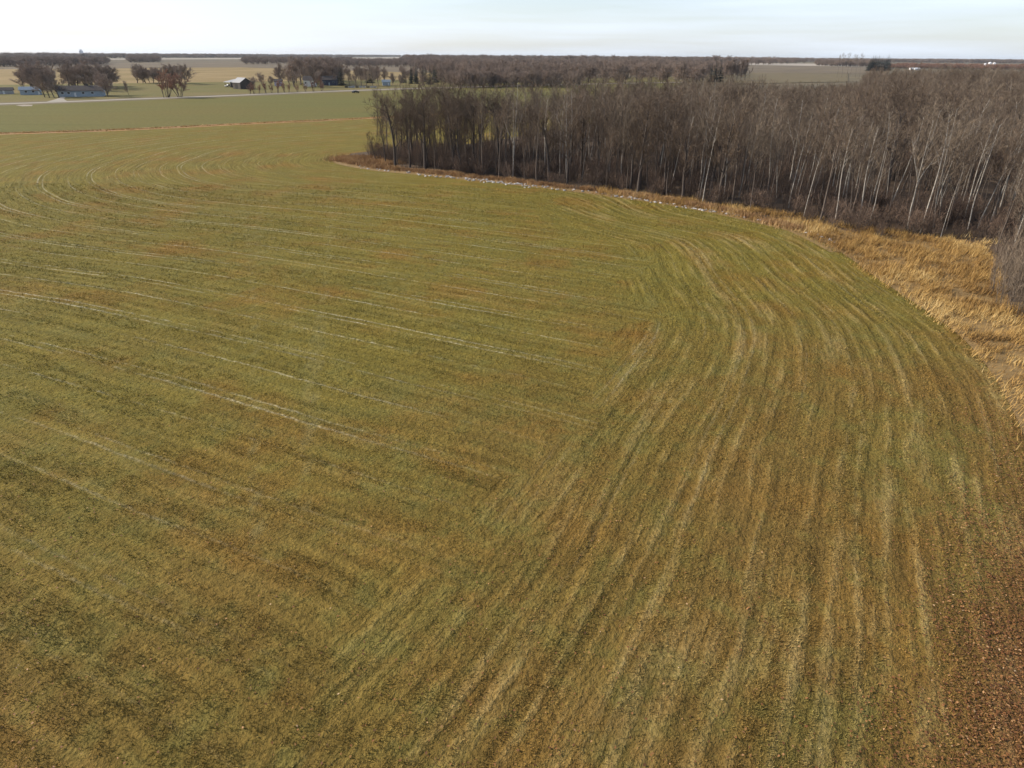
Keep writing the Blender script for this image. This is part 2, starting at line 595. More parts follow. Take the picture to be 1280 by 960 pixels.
# the field ends at the dry ditch strip
strip_px = [(-420, 181), (-200, 174), (0, 167), (130, 163), (250, 157.5), (340, 153), (400, 150.5), (470, 147), (600, 140), (760, 132)]
ditch = smooth([G(*p) for p in strip_px], 6)
fy = np.interp(X, ditch[:, 0], ditch[:, 1]) + 1.0
YY = np.where(Y > fy, fy, Y)
Fq = np.stack([ii, ii + ny, ii + ny + 1, ii + 1], 1)
keep = ~((Y[Fq[:, 0]] > fy[Fq[:, 0]]) & (Y[Fq[:, 1]] > fy[Fq[:, 1]]))
me = mesh_np('hay_field', np.stack([X, YY, np.zeros_like(X)], 1), Fq[keep], [M_FIELD],
             {**swath_of(X, YY), 'track': track_of(X, YY)})
o = link('hay_field', me)
o['kind'] = 'structure'

# floor of the wood and the rough verge along it
WOOD_PX = [(462, 195), (520, 212), (600, 221), (700, 231), (800, 243), (900, 257), (1000, 271), (1060, 284), (1120, 292), (1180, 299), (1228, 302)]
wood_front = [G(*p) for p in WOOD_PX]
wood_poly = smooth(wood_front, 5).tolist() + [G(1250, 330), G(1262, 378), G(1310, 400), (120, 70), (230, 150), (520, 420), (600, 650)] + \
    [tuple(p) for p in BACK[::-1]]
floor_poly = edge_line[:-24].tolist() + [(60, 20), (300, 60), (640, 400), (700, 800)] + BACK[:2:-1]
sheet('wood_floor', floor_poly, 0.006, M_SOIL)
strip('grass_verge', smooth([np.array(G(*p)) for p in EDGE_PX[1:12]], 6), 2.6, 0.012, M_VERGE)
bank_poly = smooth([G(*p) for p in EDGE_PX[10:]], 5).tolist() + [(70, 40), (90, 70), G(1262, 378), G(1250, 330), G(1228, 306), G(1180, 304), G(1060, 289), G(1005, 277)]
sheet('dry_grass_bank', bank_poly, 0.016, M_VERGE)

# ditch strip, green field, road, yards and fields beyond
strip('ditch', ditch, 7.0, 0.010, M_DITCH)
road_px = [(-520, 147), (-300, 140), (-100, 133.2), (0, 130), (80, 127.3), (160, 124.2), (240, 121.4), (320, 118.2), (400, 114.8), (450, 112.9), (520, 110.6),
           (600, 108.4), (700, 105.8), (860, 102.6)]
road = smooth([G(*p) for p in road_px], 6)
gp = [tuple(p) for p in ditch] + [tuple(p) for p in road[::-1]]
sheet('green_field', gp, 0.004, M_GREEN)
strip('road_verge', road, 26.0, 0.010, M_SHOULDER)
strip('road', road, 7.5, 0.05, M_ROAD)
pxsheet('driveway', [(58, 127.4), (70, 124.0), (76, 121.5), (82, 121.3), (80, 124), (84, 126.6)], 0.06, M_ROAD)
pxsheet('snow_patch', [(19, 131.6), (30, 130.9), (41, 131.2), (40, 132.6), (28, 132.9)], 0.03, M_PALEF)
yard = [tuple(p) for p in road] + [G(860, 96), G(640, 99), G(430, 100), G(250, 103), G(0, 106), G(-500, 112)]
sheet('yard_grass', yard, 0.004, M_YARD)
pxsheet('stubble_field', [(-700, 112), (0, 105.8), (250, 102.8), (430, 99.8), (640, 98.8), (640, 94), (430, 88), (300, 84), (0, 86.5), (-700, 94)], -0.1, M_STUB)
pxsheet('tilled_field', [(-700, 92), (0, 86.4), (300, 83.9), (430, 87.9), (640, 93.9), (640, 80), (430, 77), (300, 77.5), (0, 79), (-700, 84)], -0.15, M_TILLED)
pxsheet('pale_far_field', [(120, 74.6), (330, 73.6), (330, 72.6), (120, 73.2)], -0.1, M_PALEF)
pxsheet('far_pale_strip', [(420, 74.5), (512, 74.0), (512, 71.6), (420, 72.2)], -0.1, M_PALEF)
pxsheet('meadow', [(850, 106), (1060, 102), (1060, 92), (940, 91), (850, 95)], 0.02, M_SHOULDER)
pxsheet('far_tilled_field', [(900, 90.5), (1100, 92), (1100, 84), (900, 81)], -0.1, M_TILLED)
pxsheet('far_stubble', [(900, 80.5), (1290, 86.5), (1290, 83), (900, 78)], -0.12, M_PALEF)

# ------------------------------------------------------------------ blades of grass and leaves


def blades(name, x, y, z0, length, width, lean, mat, shade, attrs=None, heading=None, kind='stuff'):
    n = len(x)
    th = rng.uniform(0, 2 * np.pi, n) if heading is None else heading
    ph = rng.uniform(0, 2 * np.pi, n)
    dx, dy = np.cos(th), np.sin(th)
    wx, wy = np.cos(ph) * width / 2, np.sin(ph) * width / 2
    hz = length * np.cos(lean)
    hr = length * np.sin(lean)
    V = np.empty((n, 3, 3))
    V[:, 0] = np.stack([x - wx, y - wy, np.full(n, z0)], 1)
    V[:, 1] = np.stack([x + wx, y + wy, np.full(n, z0)], 1)
    V[:, 2] = np.stack([x + dx * hr, y + dy * hr, z0 + hz], 1)
    at = {'shade': np.repeat(shade, 3)}
    for kk, vv in (attrs or {}).items():
        at[kk] = np.repeat(vv, 3)
    me = mesh_np(name, V.reshape(-1, 3), np.arange(n * 3).reshape(-1, 3), [mat], at)
    o = link(name, me)
    o['kind'] = kind
    return o


def view_wedge(n, y0, y1, power):
    """ground points inside the part of the field the lens takes in, denser near the camera"""
    u = rng.random(n)
    y = y0 + (y1 - y0) * u ** power
    s = np.sqrt(y * y + CAM_H ** 2)
    x = (rng.random(n) * 2 - 1) * (0.80 * s + 3)
    return x, y


N = 950000
x, y = view_wedge(N, 11, 130, 1.7)
swd = swath_of(x, y)
sw = np.where(swd['headland'] > 0, swd['swath'], swd['headland_swath'])
wood_in = inside(x, y, floor_poly)
st = vnoise(x * .09, y * .09, sw * .8) * .45 + vnoise(x * .16 + 9, y * .16, sw * 2.0) * .4 + .15 * (.5 + .5 * np.sin(sw * 5.2 + 4 * vnoise(x * .2, y * .2)))
cl = vnoise(x * 1.6 + 3, y * 1.6) * .6 + vnoise(x * 3.7, y * 3.7) * .4
dens = np.clip((st - .30) * 2.2, 0.12, .75) * np.clip((cl - .2) * 2.2, .1, 1)
keep = (rng.random(N) < dens * 1.3) & ~wood_in
x, y, sw, st, cl = x[keep], y[keep], sw[keep], st[keep], cl[keep]
swd = {kk: vv[keep] for kk, vv in swd.items()}
sl = np.sqrt(x * x + y * y + CAM_H ** 2)
n = len(x)
blades('hay_stubble', x, y, 0.0, rng.uniform(.05, .15, n) * (0.4 + 1.2 * st) * (0.8 + sl / 150), rng.uniform(.018, .042, n) * (0.6 + sl / 70),
       rng.uniform(0.3, 1.25, n), M_BLADE, np.clip(rng.normal(.45, .2, n), 0, 1), {**swd, 'track': track_of(x, y)})
print('stubble', n)

# fallen leaves: thick at the lower right corner, thinning along the edge
N = 420000
x, y = view_wedge(N, 11, 60, 1.3)
d = poly_dist(x, y, B_line)
m = np.clip(1.1 - d / 6, 0, 1) * np.clip((50 - y) / 20, 0, 1) + .8 * np.clip((x - y * .9 + 4) / 8, 0, 1) * np.clip((36 - y) / 14, 0, 1) + 0.035 * np.clip((50 - y) / 35, 0, 1)
m *= np.clip(vnoise(x * .5, y * .5) * 1.4 * (.4 + 1.2 * vnoise(x * .13 + 5, y * .13)), .1, 1.2)
keep = (rng.random(N) < m) & (inside(x, y, floor_poly) == False)
x, y = x[keep], y[keep]
n = len(x)
th = rng.uniform(0, 2 * np.pi, n)
s = .020 + .036 * rng.random(n) ** 2
tz = rng.uniform(-.5, .5, n) * s
c_, s_ = np.cos(th) * s, np.sin(th) * s
z = rng.uniform(.03, .09, n)
V = np.empty((n, 4, 3))
V[:, 0] = np.stack([x + c_ * 1.3, y + s_ * 1.3, z + tz], 1)
V[:, 1] = np.stack([x - s_ * .8, y + c_ * .8, z + .015], 1)
V[:, 2] = np.stack([x - c_ * 1.3, y - s_ * 1.3, z - tz * .6], 1)
V[:, 3] = np.stack([x + s_ * .8, y - c_ * .8, z + rng.uniform(-.01, .03, n)], 1)
me = mesh_np('fallen_leaves', V.reshape(-1, 3), np.arange(n * 4).reshape(-1, 4), [M_LEAF], {'shade': np.repeat(np.clip(rng.beta(1.5, 3.2, n), 0, 1), 4)})
o = link('fallen_leaves', me)
o['kind'] = 'stuff'
print('leaves', n)

# tall dry grass on the bank between field and wood
bank = smooth([G(*p) for p in EDGE_PX[8:]], 5)
wf = np.array(wood_poly)
N = 620000
x = rng.uniform(15, 95, N)
y = rng.uniform(20, 130, N)
d = poly_dist(x, y, edge_line)
ins = inside(x, y, floor_poly)
inw = inside(x, y, wood_poly)
dw = poly_dist(x, y, smooth(wood_front, 5))
tus = vnoise(x * .45, y * .45) * .5 + vnoise(x * 1.2, y * 1.2) * .5
m = np.where(ins, np.clip(d / 1.2 + .35, 0, 1), np.clip(.55 - d / 1.8, 0, .5)) * np.where(inw, np.clip(.55 - dw / 5, 0, 1), 1)
m *= np.clip((tus - .28) * 3.4, .22, 1) * np.clip((y - 38) / 14, .25, 1)
keep = rng.random(N) < m
x, y, tus = x[keep], y[keep], tus[keep]
n = len(x)
big = vnoise(x * .22 + 4, y * .22 + 8)
sh = np.clip(.05 + .70 * big + .5 * (tus - .4) + rng.normal(0, .14, n), 0, 1)
blades('dry_grass', x, y, 0.0, rng.uniform(.3, 1.0, n) * (.1 + 1.5 * tus), rng.uniform(.03, .075, n), np.abs(rng.normal(.55, .3, n)), M_GOLD, sh,
       heading=rng.normal(-.6, 1.1, n))
print('gold', n)


def grass_strip(name, line, halfw, N, hmin, hmax, mat, w=(.05, .12)):
    P = np.asarray(line)
    seg = np.linalg.norm(np.diff(P, axis=0), axis=1)
    cum = np.r_[0, np.cumsum(seg)]
    t = rng.random(N) * cum[-1]
    x = np.interp(t, cum, P[:, 0])
    y = np.interp(t, cum, P[:, 1])
    off = rng.normal(0, halfw * .6, N)
    a = rng.uniform(0, 2 * np.pi, N)
    x, y = x + np.cos(a) * off, y + np.sin(a) * off
    tus = vnoise(x * .35, y * .35) * .6 + vnoise(x * 1.1, y * 1.1) * .4
    kp = rng.random(N) < np.clip((tus - .2) * 2.4, .06, 1)
    x, y, tus = x[kp], y[kp], tus[kp]
    n = len(x)
    return blades(name, x, y, 0.0, rng.uniform(hmin, hmax, n) * (.4 + tus), rng.uniform(*w, n), np.abs(rng.normal(.5, .3, n)), mat,
                  np.clip(tus + rng.normal(0, .2, n), 0, 1))


grass_strip('rough_grass', smooth([G(x_, y_ - 3) for x_, y_ in EDGE_PX[2:11]], 5), 1.7, 52000, .3, .9, M_RUSTGRASS)
tipx = [G(428, 200), G(445, 197), G(462, 200), G(485, 206)]
grass_strip('rough_grass', tipx, 4.2, 26000, .35, .9, M_RUSTGRASS)
grass_strip('ditch_grass', ditch, 2.2, 16000, .2, .5, M_GOLD, (.12, .3))

# ------------------------------------------------------------------ trees


class TM:
    """vertices and triangles of one tree part"""

    def __init__(self):
        self.V, self.F = [], []

    def tube(self, P, Rr, sides):
        b = len(self.V)
        for i, p in enumerate(P):
            t = (P[min(i + 1, len(P) - 1)] - P[max(i - 1, 0)]).normalized()
            a = t.orthogonal().normalized()
            c = t.cross(a)
            for q in range(sides):
                an = 2 * math.pi * q / sides
                self.V.append(p + (a * math.cos(an) + c * math.sin(an)) * Rr[i])
        for i in range(len(P) - 1):
            for q in range(sides):
                q2 = (q + 1) % sides
                v0, v1, v2, v3 = b + i * sides + q, b + i * sides + q2, b + (i + 1) * sides + q2, b + (i + 1) * sides + q
                self.F.append((v0, v1, v2))
                self.F.append((v0, v2, v3))

    def twig(self, p, d, L, w, r):
        s = Vector((r.gauss(0, 1), r.gauss(0, 1), r.gauss(0, 1))).cross(d)
        if s.length < 1e-4:
            return
        s = s.normalized() * (w / 2)
        b = len(self.V)
        self.V += [p - s, p + s, p + d * L]
        self.F.append((b, b + 1, b + 2))

    def mesh(self, name, mats):
        return mesh_np(name, [tuple(v) for v in self.V], self.F, mats)


def rv(r, s=1.0):
    return Vector((r.gauss(0, s), r.gauss(0, s), r.gauss(0, s)))


def branch_path(p, d, L, nseg, wob, up, r):
    P = [p.copy()]
    d = d.normalized()
    for i in range(nseg):
        d = (d + rv(r, wob) + Vector((0, 0, up))).normalized()
        P.append(P[-1] + d * (L / nseg))
    return P


def at(P, t):
    f = t * (len(P) - 1)
    i = min(int(f), len(P) - 2)
    return P[i].lerp(P[i + 1], f - i), (P[i + 1] - P[i]).normalized()


def side_dir(t, ang, r):
    a = t.orthogonal().normalized()
    c = t.cross(a)
    q = r.uniform(0, 2 * math.pi)
    return t * math.cos(ang) + (a * math.cos(q) + c * math.sin(q)) * math.sin(ang)


def sprays(cr, P, L, r, tw, n, tl, nsub=4):
    """side branchlets with twigs along a branch"""
    for j in range(n):
        t = r.uniform(.15, 1)
        p, d = at(P, t)
        sd = (side_dir(d, r.uniform(.45, .95), r) + Vector((0, 0, .25))).normalized()
        ll = tl * r.uniform(.6, 1.3)
        cr.twig(p, sd, ll, tw * 1.5, r)
        for q in range(nsub):
            s = r.uniform(.2, .95)
            cr.twig(p + sd * ll * s, (side_dir(sd, r.uniform(.35, .8), r) + Vector((0, 0, .2))).normalized(), ll * r.uniform(.35, .7), tw, r)


def bare_tree(seed, H, style, tw=.026, dens=1.0, low=None):
    r = random.Random(seed)
    tk, cr = TM(), TM()
    if style in ('aspen', 'pole', 'fork'):
        r0 = H * (r.uniform(.0055, .0078) if style == 'pole' else r.uniform(.0055, .0080))
        lean = Vector((r.gauss(0, .05), r.gauss(0, .05), 1))
        P = branch_path(Vector((0, 0, -.2)), lean, H * .97, 9, .045, .05, r)
        tk.tube(P, [r0 * (1 - .88 * (i / 9)) + .012 for i in range(10)], 6)
        mains = [P]
        if style == 'fork':
            for q in range(2):
                p, d = at(P, r.uniform(.42, .62))
                P2 = branch_path(p, (side_dir(d, .55, r) + Vector((0, 0, .3))), H * .38, 6, .08, .1, r)
                tk.tube(P2, [r0 * .5 * (1 - .8 * (i / 6)) + .01 for i in range(7)], 5)
                mains.append(P2)
        lo = .44 if style != 'pole' else .58
        for mi, Pm in enumerate(mains):
            nl = int((22 if mi == 0 else 9) * dens)
            for i in range(nl):
                t = lo + (1 - lo) * ((i + r.random()) / nl) if mi == 0 else r.uniform(.25, 1)
                p, d = at(Pm, min(t, .985))
                LL = H * r.uniform(.15, .27) * (1.15 - .65 * (t - lo) / (1 - lo)) * (1 if mi == 0 else .7)
                Pb = branch_path(p, side_dir(d, r.uniform(.6, 1.05), r), LL, 4, .12, .13, r)
                rb = r0 * .36 * (1.2 - t * .6)
                (tk if r.random() < .35 else cr).tube(Pb, [rb, rb * .75, rb * .5, rb * .32, .006], 3)
                sprays(cr, Pb, LL, r, tw, int(10 * dens), LL * .36)
    elif style in ('elm', 'round'):
        r0 = H * .017
        if low is None:
            low = .30 if style == 'elm' else .18
        P = branch_path(Vector((0, 0, -.2)), Vector((r.gauss(0, .05), r.gauss(0, .05), 1)), H * (.78 if style == 'elm' else .6), 7, .07, .05, r)
        tk.tube(P, [r0 * (1.15 - .85 * (i / 7)) for i in range(8)], 6)
        nl = int((15 if style == 'elm' else 18) * dens)
        lo = low
        for i in range(nl):
            t = lo + (1 - lo) * ((i + r.random()) / nl)
            p, d = at(P, min(t, .99))
            LL = H * (.34 if style == 'elm' else .42) * r.uniform(.7, 1.15) * (1.05 - .45 * t)
            Pb = branch_path(p, side_dir(d, r.uniform(.55, .95), r), LL, 5, .15, .15, r)
            rb = r0 * .42 * (1.1 - .6 * t)
            tk.tube(Pb, [rb, rb * .8, rb * .6, rb * .42, rb * .28, .012], 4)
            for j in range(int(7 * dens)):
                q, dd = at(Pb, r.uniform(.25, 1))
                L2 = LL * r.uniform(.3, .5)
                Ps = branch_path(q, side_dir(dd, r.uniform(.4, .9), r), L2, 3, .15, .12, r)
                cr.tube(Ps, [rb * .3, rb * .22, rb * .14, .006], 3)
                sprays(cr, Ps, L2, r, tw, int(11 * dens), L2 * .38)
    elif style == 'multi':
        for s_ in range(9):
            a = r.uniform(0, 6.28)
            d0 = Vector((math.cos(a) * r.uniform(.12, .5), math.sin(a) * r.uniform(.12, .5), 1))
            b0 = Vector((math.cos(a), math.sin(a), 0)) * H * r.uniform(.02, .12)
            P = branch_path(b0, d0, H * r.uniform(.75, 1), 7, .07, .03, r)
            r0 = H * .009
            tk.tube(P, [r0 * (1.1 - .85 * i / 7) for i in range(8)], 5)
            for i in range(int(11 * dens)):
                t = r.uniform(.25, .98)
                p, d = at(P, t)
                LL = H * r.uniform(.13, .24) * (1.2 - .6 * t)
                Pb = branch_path(p, side_dir(d, r.uniform(.5, .9), r), LL, 3, .14, .12, r)
                cr.tube(Pb, [r0 * .35, r0 * .25, r0 * .15, .006], 3)
                sprays(cr, Pb, LL, r, tw, int(13 * dens), LL * .4)
    elif style == 'shrub':
        for s_ in range(int(22 * dens)):
            a = r.uniform(0, 6.28)
            b0 = Vector((math.cos(a), math.sin(a), 0)) * H * r.uniform(0, .28)
            d0 = Vector((math.cos(a) * r.uniform(.05, .45), math.sin(a) * r.uniform(.05, .45), 1))
            LL = H * r.uniform(.6, 1)
            P = branch_path(b0, d0, LL, 4, .08, .04, r)
            tk.tube(P, [.022, .018, .014, .01, .005], 3)
            sprays(cr, P, LL, r, tw, int(12 * dens), LL * .22, 3)
    return tk, cr


def spruce(seed, H):
    r = random.Random(seed)
    tk, cr = TM(), TM()
    P = [Vector((0, 0, -.2)), Vector((0, 0, H * .5)), Vector((0, 0, H * .99))]
    tk.tube(P, [H * .014, H * .008, .02], 6)
    nl = int(H * 2.1)
    for i in range(nl):
        z = H * (.06 + .93 * i / nl)
        R0 = H * .19 * (1 - i / nl) ** .85 * r.uniform(.8, 1.15) + .15
        nb = max(5, int(10 * (1 - i / nl) + 4))
        a0 = r.random() * 6.28
        for q in range(nb):
            a = a0 + 6.28 * q / nb + r.gauss(0, .15)
            L = R0 * r.uniform(.7, 1.1)
            d = Vector((math.cos(a), math.sin(a), r.uniform(-.4, -.05))).normalized()
            sd = Vector((-math.sin(a), math.cos(a), 0))
            p0 = Vector((0, 0, z))
            for s_ in range(6):
                t = .15 + .85 * s_ / 6
                pp = p0 + d * L * t
                w = L * .22 * (1.1 - .6 * t)
                for sg in (-1, 1):
                    b = len(cr.V)
                    dr = Vector((0, 0, -w * r.uniform(.3, 1.0)))
                    cr.V += [pp - d * w * .35, pp + d * w * .5, pp + sd * sg * w * 1.2 + d * w * .6 + dr]
                    cr.F.append((b, b + 1, b + 2))
    return tk, cr


KIND = {}


def kind(key, gens, tmat, cmat):
    KIND[key] = [(tk.mesh('trunk', [tmat]), cr.mesh('crown', [cmat]), tk, cr, tmat, cmat) for tk, cr in gens]


kind('aspen', [bare_tree(100 + i, 15, 'aspen') for i in range(4)] + [bare_tree(130 + i, 15, 'fork') for i in range(2)], M_BARK, M_TWIG)
kind('greyaspen', [bare_tree(150 + i, 15, 'aspen') for i in range(3)], M_BARK, M_TWIG2)
kind('pale', [bare_tree(200 + i, 15, 'pole', dens=.8) for i in range(3)], M_PALE, M_TWIG2)
kind('palefork', [bare_tree(230 + i, 15, 'fork', dens=.8) for i in range(3)], M_PALE, M_TWIG2)
kind('elm', [bare_tree(300 + i, 15, 'elm', tw=.026) for i in range(3)], M_BARKD, M_TWIG)
kind('round', [bare_tree(400 + i, 12, 'round', tw=.065, dens=1.2, low=.06) for i in range(3)], M_BARK, M_TWIGF)
kind('farelm', [bare_tree(420 + i, 15, 'elm', tw=.065, dens=1.3, low=.12) for i in range(3)], M_BARK, M_TWIGF)
kind('multi', [bare_tree(440 + i, 14, 'multi', tw=.09, dens=1.15) for i in range(2)], M_BARKD, M_TWIGR)
kind('poplar', [bare_tree(700 + i, 15, 'pole', tw=.05, dens=.7) for i in range(2)], M_BARK, M_TWIG2)
kind('shrub', [bare_tree(500 + i, 3, 'shrub', tw=.02) for i in range(3)], M_BARKD, M_TWIGD)
kind('greyshrub', [bare_tree(520 + i, 5, 'shrub', tw=.02, dens=1.3) for i in range(2)], M_BARK, M_TWIG2)
kind('spruce', [spruce(600 + i, 12) for i in range(3)], M_BARKD, M_NEEDLE)
BASEH = dict(aspen=15, greyaspen=15, pale=15, palefork=15, elm=15, round=12, farelm=15, multi=14, shrub=3, poplar=15, greyshrub=5, spruce=12)


def tree(key, x, y, H, label, cat='tree', name='bare_tree', group=None, wide=1.0, var=None, rz=None, lean=(0, 0)):
    vs_ = KIND[key]
    v = vs_[(var if var is not None else rnd.randrange(len(vs_))) % len(vs_)]
    t = thing(name, label, cat, (x, y, 0), rnd.uniform(0, 6.28) if rz is None else rz, group)
    if lean != (0, 0):
        t.rotation_euler = (lean[0], lean[1], 0)
    s = H / BASEH[key]
    t.scale = (s * wide, s * wide, s)
    a = link('trunk' if key not in ('shrub', 'greyshrub') else 'stem', v[0], t)
    b = link('crown' if key not in ('shrub', 'greyshrub') else 'twigs', v[1], t)
    return t


def joined_src(key, i):
    v = KIND[key][i]
    tk, cr = v[2], v[3]
    V = [tuple(p) for p in tk.V] + [tuple(p) for p in cr.V]
    F = list(tk.F) + [tuple(q + len(tk.V) for q in f_) for f_ in cr.F]
    me = mesh_np('source_tree', V, F, [v[4], v[5]], mat_idx=[0] * len(tk.F) + [1] * len(cr.F))
    return bpy.data.objects.new('source_tree', me)


def mass(name, pts, scales, widths, keys, picks, label=None, cat=None):
    """one object whose many trees nobody could count: instances on a cloud of points"""
    coll = bpy.data.collections.new(name + '_sources')
    srcs = []
    for kk in keys:
        for i in range(len(KIND[kk])):
            srcs.append((joined_src(kk, i), BASEH[kk]))
    srcs_n = len(srcs)
    for i, (so, bh) in enumerate(srcs):
        so.name = 'source_tree_%03d' % i
        coll.objects.link(so)
    n = len(pts)
    me = bpy.data.meshes.new(name)
    me.vertices.add(n)
    me.vertices.foreach_set('co', np.c_[pts, np.zeros(n)].astype(np.float32).ravel())
    idx = np.asarray(picks, np.int32) % srcs_n
    bh = np.array([srcs[i][1] for i in idx])
    a = me.attributes.new('pick', 'INT', 'POINT')
    a.data.foreach_set('value', idx)
    a = me.attributes.new('turn', 'FLOAT', 'POINT')
    a.data.foreach_set('value', rng.uniform(0, 6.28, n).astype(np.float32))
    a = me.attributes.new('size', 'FLOAT_VECTOR', 'POINT')
    s = np.asarray(scales) / bh
    a.data.foreach_set('vector', np.stack([s * widths, s * widths, s], 1).astype(np.float32).ravel())
    o = link(name, me)
    o['kind'] = 'stuff'
    g = bpy.data.node_groups.new(name + '_nodes', 'GeometryNodeTree')
    g.interface.new_socket('Geometry', in_out='INPUT', socket_type='NodeSocketGeometry')
    g.interface.new_socket('Geometry', in_out='OUTPUT', socket_type='NodeSocketGeometry')
    gi, go = g.nodes.new('NodeGroupInput'), g.nodes.new('NodeGroupOutput')
    ip = g.nodes.new('GeometryNodeInstanceOnPoints')
    ci = g.nodes.new('GeometryNodeCollectionInfo')
    ci.inputs['Collection'].default_value = coll
    ci.inputs['Separate Children'].default_value = True
    ci.inputs['Reset Children'].default_value = True
    ip.inputs['Pick Instance'].default_value = True

    def na(nm, dt):
        q = g.nodes.new('GeometryNodeInputNamedAttribute')
        q.data_type = dt
        q.inputs['Name'].default_value = nm
        return next(s_ for s_ in q.outputs if s_.enabled and s_.name == 'Attribute')
    cx = g.nodes.new('ShaderNodeCombineXYZ')
    g.links.new(na('turn', 'FLOAT'), cx.inputs['Z'])
    g.links.new(gi.outputs[0], ip.inputs['Points'])
    g.links.new(ci.outputs[0], ip.inputs['Instance'])
    g.links.new(na('pick', 'INT'), ip.inputs['Instance Index'])
    g.links.new(cx.outputs[0], ip.inputs['Rotation'])
    g.links.new(na('size', 'FLOAT_VECTOR'), ip.inputs['Scale'])
    g.links.new(ip.outputs[0], go.inputs[0])
    md = o.modifiers.new('instances', 'NODES')
    md.node_group = g
    return o


# ---- the wood: marked trees first
wood_trees = []


def place(key, px, py, H, label, **kw):
    x_, y_ = G(px, py)
    wood_trees.append((x_, y_))
    return tree(key, x_, y_, H, label, name='aspen_tree' if 'pale' in key else 'bare_tree', **kw)


place('elm', 494, 208, 16.5, 'dark spreading tree with a thick trunk at the left tip of the wood', wide=1.15, var=0, rz=1.0)
place('elm', 470, 199, 7, 'small dark sapling leaning left, leftmost tree of the wood', wide=.8, var=1, lean=(0, -.22))
place('elm', 513, 209, 15.5, 'dark upright tree just right of the spreading tree at the wood tip', wide=.75, var=1, rz=2.0)
place('elm', 482, 205, 12, 'thin dark tree just left of the spreading tree at the wood tip', wide=.7, var=2, rz=4.0)
place('palefork', 641, 221, 14.5, 'pale slender tree standing by the dark left third of the wood edge', var=0)
place('pale', 671, 205, 16, 'tall pale trunk set back from the wood edge, left of the pale clump', var=1)
place('palefork', 709, 226, 15, 'pale forked aspen in the light clump left of the wood centre', var=1)
place('pale', 824, 224, 14, 'pale aspen with a side limb reaching left near the wood centre', var=2)
place('pale', 856, 214, 16, 'straight pale trunk rising high near the wood centre', var=0)
place('palefork', 875, 247, 15.5, 'crooked pale forked aspen at the wood edge near the stone row', var=2)
place('palefork', 985, 236, 16, 'pale aspen with a bent side limb left of the two bright leaning trunks', var=0)
place('pale', 1008, 238, 16.5, 'bright white aspen with a broken forked top', var=1)
place('pale', 1019, 240, 16.5, 'white trunk leaning right beside the broken topped aspen', var=2, lean=(0, .10))
place('palefork', 1134, 288, 15.5, 'pale forked aspen standing out in front of the wood above the golden grass', var=0, lean=(0, -.04))
place('pale', 1236, 284, 17, 'bright leaning aspen among the crowded pale trunks at the right edge', var=0, lean=(0, .06))
for i, (bx, by) in enumerate([(1190, 262), (1203, 280), (1215, 250), (1222, 286), (1247, 270), (1262, 262), (1272, 288), (1170, 270), (1255, 240), (1180, 240)]):
    place('pale' if i % 3 else 'palefork', bx, by, rnd.uniform(14, 17), 'pale trunked aspen in the crowded group at the right edge of the wood',
          group='crowded pale aspens at the right edge', lean=(rnd.gauss(0, .03), rnd.gauss(.05, .03)))

# ---- then the front rows, one by one
cand = []
Wp = np.array(wood_poly)
xs = rng.uniform(-60, 560, 60000)
ys = rng.uniform(58, 660, 60000)
ok = inside(xs, ys, wood_poly)
xs, ys = xs[ok], ys[ok]
frontd = poly_dist(xs, ys, np.array(smooth(wood_front, 5).tolist() + [G(1250, 330), G(1262, 378)]))
dist = np.hypot(xs, ys)
# thin out: about one trunk to 9 square metres in front, fewer far back
cell = {}
px_, py_, pf_, pd_ = [], [], [], []
for x_, y_, f_, d_ in sorted(zip(xs, ys, frontd, dist), key=lambda q: q[3]):
    gap = 2.2 if f_ < 16 else (3.1 if d_ < 260 else 5.0)
    c0 = (int(x_ // 5), int(y_ // 5))
    bad = False
    for a in (-1, 0, 1):
        for b in (-1, 0, 1):
            for (qx, qy) in cell.get((c0[0] + a, c0[1] + b), ()):
                if (qx - x_) ** 2 + (qy - y_) ** 2 < gap * gap:
                    bad = True
    if bad:
        continue
    cell.setdefault(c0, []).append((x_, y_))
    px_.append(x_)
    py_.append(y_)
    pf_.append(f_)
    pd_.append(d_)
px_, py_, pf_, pd_ = map(np.array, (px_, py_, pf_, pd_))
order = np.argsort(pf_ + np.where(px_ / py_ > .80, 60, 0))
front_i = order[:272]
rest_i = order[272:]
for i in front_i:
    x_, y_ = px_[i], py_[i]
    u = x_ / y_                                   # where along the edge, left to right
    h = rnd.choice([rnd.uniform(9.5, 13), rnd.uniform(12.5, 16), rnd.uniform(13, 17.5)])
    if u < .3:
        h *= 1.07
    if u < -.05:
        key = rnd.choice(['elm', 'aspen', 'aspen', 'aspen'])
    elif u < .30:
        key = rnd.choice(['aspen', 'aspen', 'aspen', 'aspen', 'greyaspen', 'elm', 'elm', 'pale'])
    else:
        key = rnd.choice(['aspen', 'aspen', 'greyaspen', 'greyaspen', 'pale', 'pale'])
    where = ('by the left tip of the wood' if u < -.1 else 'on the left part of the wood edge' if u < .08 else 'behind the stone row at mid edge'
             if u < .34 else 'where the stone row meets the golden grass' if u < .52 else 'behind the golden grass at right')
    row = 'outermost' if pf_[i] < 3.5 else 'inner'
    what = {'pale': 'slender pale-barked aspen', 'greyaspen': 'grey twiggy bare tree', 'elm': 'dark tree with spreading limbs',
            'aspen': 'brown tree with upright limbs'}[key]
    lb = row + ' ' + what + ' ' + where
    gr = lb + ', all alike'
    tree(key, x_, y_, h, lb, name='aspen_tree' if key in ('pale', 'greyaspen') else 'bare_tree', group=gr, lean=(rnd.gauss(0, .035), rnd.gauss(0, .035)) if rnd.random() < .6 else (0, 0),
         wide=rnd.uniform(.85, 1.15))
